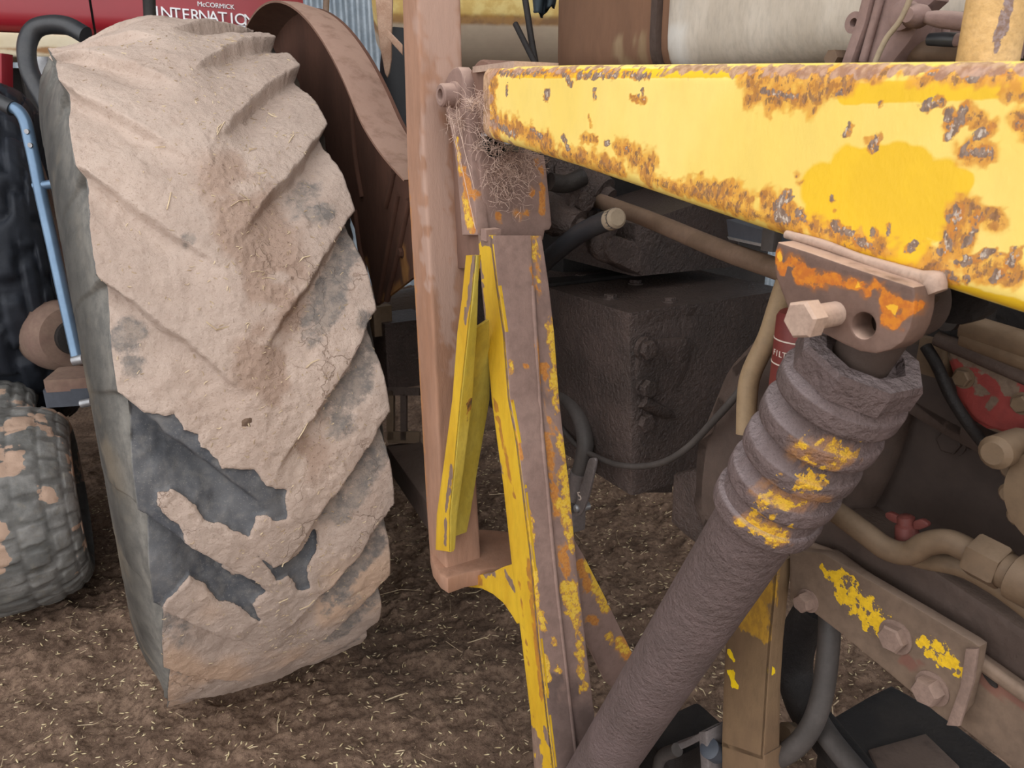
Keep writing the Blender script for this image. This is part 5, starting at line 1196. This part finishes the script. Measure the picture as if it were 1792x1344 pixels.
# its front wheel
def knobby(name, label, cat, c, axd, R, w, hsec, mtl, blocks, kh, seed, mudamt, nphi=420, nb=120):
    ax1 = unit(axd); u = unit(np.cross(ax1, Z)); v = np.cross(u, ax1); v = v if v[2] > 0 else -v
    root = thing(name, label, cat, c - Z * R)
    ph_ = np.linspace(0, 2 * np.pi, nphi, endpoint=False); bt = np.linspace(-2.5, 2.5, nb)
    PHI, B = np.meshgrid(ph_, bt, indexing='ij'); PHI = PHI.ravel(); B = B.ravel()
    sx_ = np.sign(np.sin(B)) * np.abs(np.sin(np.clip(B, -1.57, 1.57))) ** .75; sx_ = np.where(np.abs(B) > 1.57, np.sign(B) * (1 - (np.abs(B) - 1.57) * .22), sx_)
    s = sx_ * w / 2; r = R - hsec * (1 - np.cos(np.clip(np.abs(B), 0, 2.5) * .92)) * .62
    arc = np.abs(B) / 1.0
    nrow, pitch = blocks
    lane = np.round(B / .38); fb_ = np.abs(B / .38 - lane); off = np.where(lane % 2 == 0, 0, .5)
    x = PHI / (2 * np.pi) * nrow + off; fx = np.abs(x - np.round(x))
    Pn = np.stack([np.cos(PHI) * R, s, np.sin(PHI) * R], 1)
    wob = (fbm(Pn, 22, 4, seed) - .5) * .42
    k = sstep(.43, .34, fx + wob) * sstep(.46, .36, fb_ + wob) * sstep(1.75, 1.45, np.abs(B))
    r = r + kh * k + (fbm(Pn, 45, 4, seed + 5) - .5) * .009 - kh
    Vk = c + (r * np.cos(PHI))[:, None] * u + s[:, None] * ax1 + (r * np.sin(PHI))[:, None] * v
    Vk[:, 2] = np.maximum(Vk[:, 2], -.004)
    mudv = np.clip(sstep(.55, .64, fbm(Pn, 17, 4, seed + 9)) * mudamt * (.5 + .5 * k), 0, 1)
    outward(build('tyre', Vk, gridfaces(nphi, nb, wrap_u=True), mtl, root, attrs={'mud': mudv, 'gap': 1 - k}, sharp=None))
    lathe('rim', c, ax1, [(-w * .44, R * .50), (-w * .44, R * .58), (-w * .3, R * .5), (w * .3, R * .5), (w * .44, R * .58), (w * .44, R * .50), (w * .2, R * .42), (w * .12, 0)], 'clay', root, n=36)
    return root
k1 = PZ(62, 1083, 0); 
kc = np.array([k1[0] - .085, k1[1] + .09, .24])
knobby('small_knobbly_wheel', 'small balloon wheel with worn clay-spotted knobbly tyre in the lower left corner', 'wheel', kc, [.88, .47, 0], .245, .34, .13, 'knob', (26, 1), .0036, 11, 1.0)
kc2 = PD(-40, 640, 2.05)
knobby('small_knobbly_wheel', 'small dark knobbly wheel behind the larger knobbly one, almost hidden', 'wheel', np.array([kc2[0], kc2[1], .232]), [.9, .43, 0], .235, .24, .12, 'knob', (22, 1), .008, 12, .6, 240, 80)
bc_ = PD(-20, 360, 2.3)
bw = knobby('tractor_wheel', 'big black dusty tractor tyre behind the blue-grey handle', 'tractor wheel', np.array([bc_[0], bc_[1], .62 + .10]), [.90, .43, 0], .52, .34, .2, 'blackbag', (18, 1), .02, 13, .0, 300, 90)
# ------------------------------------------------------------------ mower handle, bars and odds at left
hd = thing('mower_handle', 'blue-grey tubular handle bar with black grip leaning by the muddy wheel', 'handle', PD(135, 640, 1.7))
dh = 1.62
tube('handle_tube', [PD(8, 184, dh), PD(30, 192, dh), (PD(44, 212, dh)), PD(53, 250, dh), PD(62, 290, dh), PD(74, 350, dh), PD(90, 420, dh), PD(112, 520, dh), PD(130, 600, dh), PD(138, 636, dh)], .0125, 'blue', hd, n=8, ns=18)
tube('handle_grip', [PD(-60, 150, dh), PD(-20, 168, dh), PD(10, 184, dh), PD(22, 190, dh)], .016, 'rubber', hd, n=6, ns=18)
tube('cross_bar', [PD(60, 326, dh), PD(80, 324, dh), PD(104, 320, dh)], .0095, 'blue', hd, n=4)
lathe('handle_bolt', PD(48, 230, dh - .012), np.array([0, -1, 0]), [(0, 0), (0, .005), (.004, .005), (.004, 0)], 'silver', hd, n=12)
lathe('handle_bolt', PD(54, 254, dh - .012), np.array([0, -1, 0]), [(0, 0), (0, .005), (.004, .005), (.004, 0)], 'silver', hd, n=12)
tube('handle_pin', [PD(128, 632, dh - .01), PD(146, 628, dh - .01)], .010, 'silver', hd, n=2)
ph2 = thing('padded_bar', 'black padded bar bent in a hook beside the top of the muddy wheel', 'bar', PD(90, 200, 2.0))
db = 2.0
tube('bar_pad', [PD(150, 62, db), PD(120, 46, db), PD(88, 43, db), PD(60, 52, db), PD(47, 80, db), PD(50, 118, db), PD(64, 150, db), PD(80, 178, db), PD(95, 215, db), PD(100, 300, db)], .0155 * db / 1.35, 'rubber', ph2, n=8, ns=16)
box('silver_clip', PD(86, 125, 2.1), np.array([.025, 0, 0]), np.array([0, .03, 0]), np.array([.01, 0, .035]), 'silver', ph2, r=.006)
dm = thing('round_canister', 'clay-brown round canister lying on the floor behind the handle', 'canister', PD(95, 640, 2.0) * np.array([1, 1, 0]))
cd = PD(112, 588, 2.05)
lathe('canister_body', cd, unit(np.array([.75, -.6, .1])), [(-.16, 0), (-.16, .05), (-.13, .085), (-.04, .095), (.03, .092), (.05, .078), (.055, .06), (.055, 0)], 'clay', dm, n=36)
lathe('canister_neck', cd, unit(np.array([.75, -.6, .1])), [(.05, 0), (.05, .045), (.075, .045), (.078, .03), (.078, 0)], 'black', dm, n=24)
sl = thing('slate_bracket', 'slate-blue bracket with a pale top and shiny pin by the wheel', 'bracket', PD(130, 690, 1.75))
box('bracket_block', PD(130, 686, 1.75), np.array([.05, .01, 0]), np.array([-.01, .04, 0]), Z * .020, 'slate', sl, r=.004)
box('bracket_cap', PD(130, 662, 1.75), np.array([.045, .01, 0]), np.array([-.01, .05, 0]), Z * .014, 'clay', sl, r=.006)
tube('bracket_pin', [PD(142, 707, 1.7), PD(160, 703, 1.7)], .009, 'silver', sl, n=2)
for i, (x, y, hh) in enumerate([(106, 380, .022), (108, 405, .024), (111, 430, .026)]):
    pass
jg = thing('gap_slats', 'pale yellow board standing far behind, seen through the gap by the handle', 'slats', PD(106, 440, 3.6))  # pale slats added to stand for daylight through the gap
for i, (x, y) in enumerate([(101, 379), (104, 404), (107, 430), (92, 437)]):
    box('gap_slat', PD(x, y, 3.6), np.array([.055, 0, 0]), np.array([0, .01, 0]), Z * .029, 'pale', jg, r=.003)
box('slat_post', np.append(PD(104, 400, 3.62)[:2], .30), np.array([.03, 0, 0]), np.array([0, .012, 0]), Z * .32, 'grime', jg, r=.003)

# ================================================================== CHAFF ON THE FLOOR
rg = np.random.default_rng(31)
def ground_pts(n):
    x = rg.uniform(-1.35, 1.15, n); y = rg.uniform(1.05, 2.7, n)
    return x, y
def husks(n, L, r, seed):
    rg = np.random.default_rng(seed); x = rg.uniform(-1.35, 1.15, n); y = 1.05 + 1.75 * rg.random(n) ** 1.3
    z = gh(x, y) + r * .6; Vv = np.zeros((n, 10, 3)); th_ = rg.uniform(0, np.pi, n); tilt = rg.normal(size=n) * .25; l = L * rg.uniform(.7, 1.25, n)
    d = np.stack([np.cos(th_) * np.cos(tilt), np.sin(th_) * np.cos(tilt), np.sin(tilt)], 1); s_ = np.stack([-np.sin(th_), np.cos(th_), 0 * th_], 1); u_ = np.cross(d, s_)
    c = np.stack([x, y, z], 1); Vv[:, 0] = c - d * l[:, None] * .5; Vv[:, 9] = c + d * l[:, None] * .5
    for j, (tt, ww) in enumerate(((-.22, .85), (.18, 1.0))):
        for a in range(4):
            ang = a * np.pi / 2; Vv[:, 1 + j * 4 + a] = c + d * (l * tt)[:, None] + (s_ * math.cos(ang) + u_ * math.sin(ang) * .7) * r * ww
    fs = []
    for i in range(n):
        b = i * 10
        for a in range(4):
            a2 = (a + 1) % 4; fs += [(b, b + 1 + a2, b + 1 + a), (b + 1 + a, b + 1 + a2, b + 5 + a2, b + 5 + a), (b + 5 + a, b + 5 + a2, b + 9)]
    return Vv.reshape(-1, 3), fs
Vg, Fg = husks(3600, .0125, .0016, 41)
tag(build('oat_husks', Vg, Fg, 'grain', None, smooth=True, sharp=None), 'pale oat husks scattered over the dirt floor', 'husks', None, 'stuff')
def on_floor(rg):
    x = rg.uniform(-1.35, 1.15); y = rg.uniform(1.05, 2.6); return np.array([x, y, gh(np.array([x]), np.array([y]))[0]]), unit(Z + rg.normal(size=3) * .12)
Vs, Fs = sticks(3200, on_floor, .005, .016, .0008, 51)
V2, F2 = sticks(110, on_floor, .04, .11, .0011, 52); k = len(Vs)
tag(build('straw_bits', np.concatenate([Vs, V2]), Fs + [tuple(i + k for i in f) for f in F2], 'straw', None, smooth=False), 'broken straw and chaff strewn on the dirt floor', 'straw', None, 'stuff')
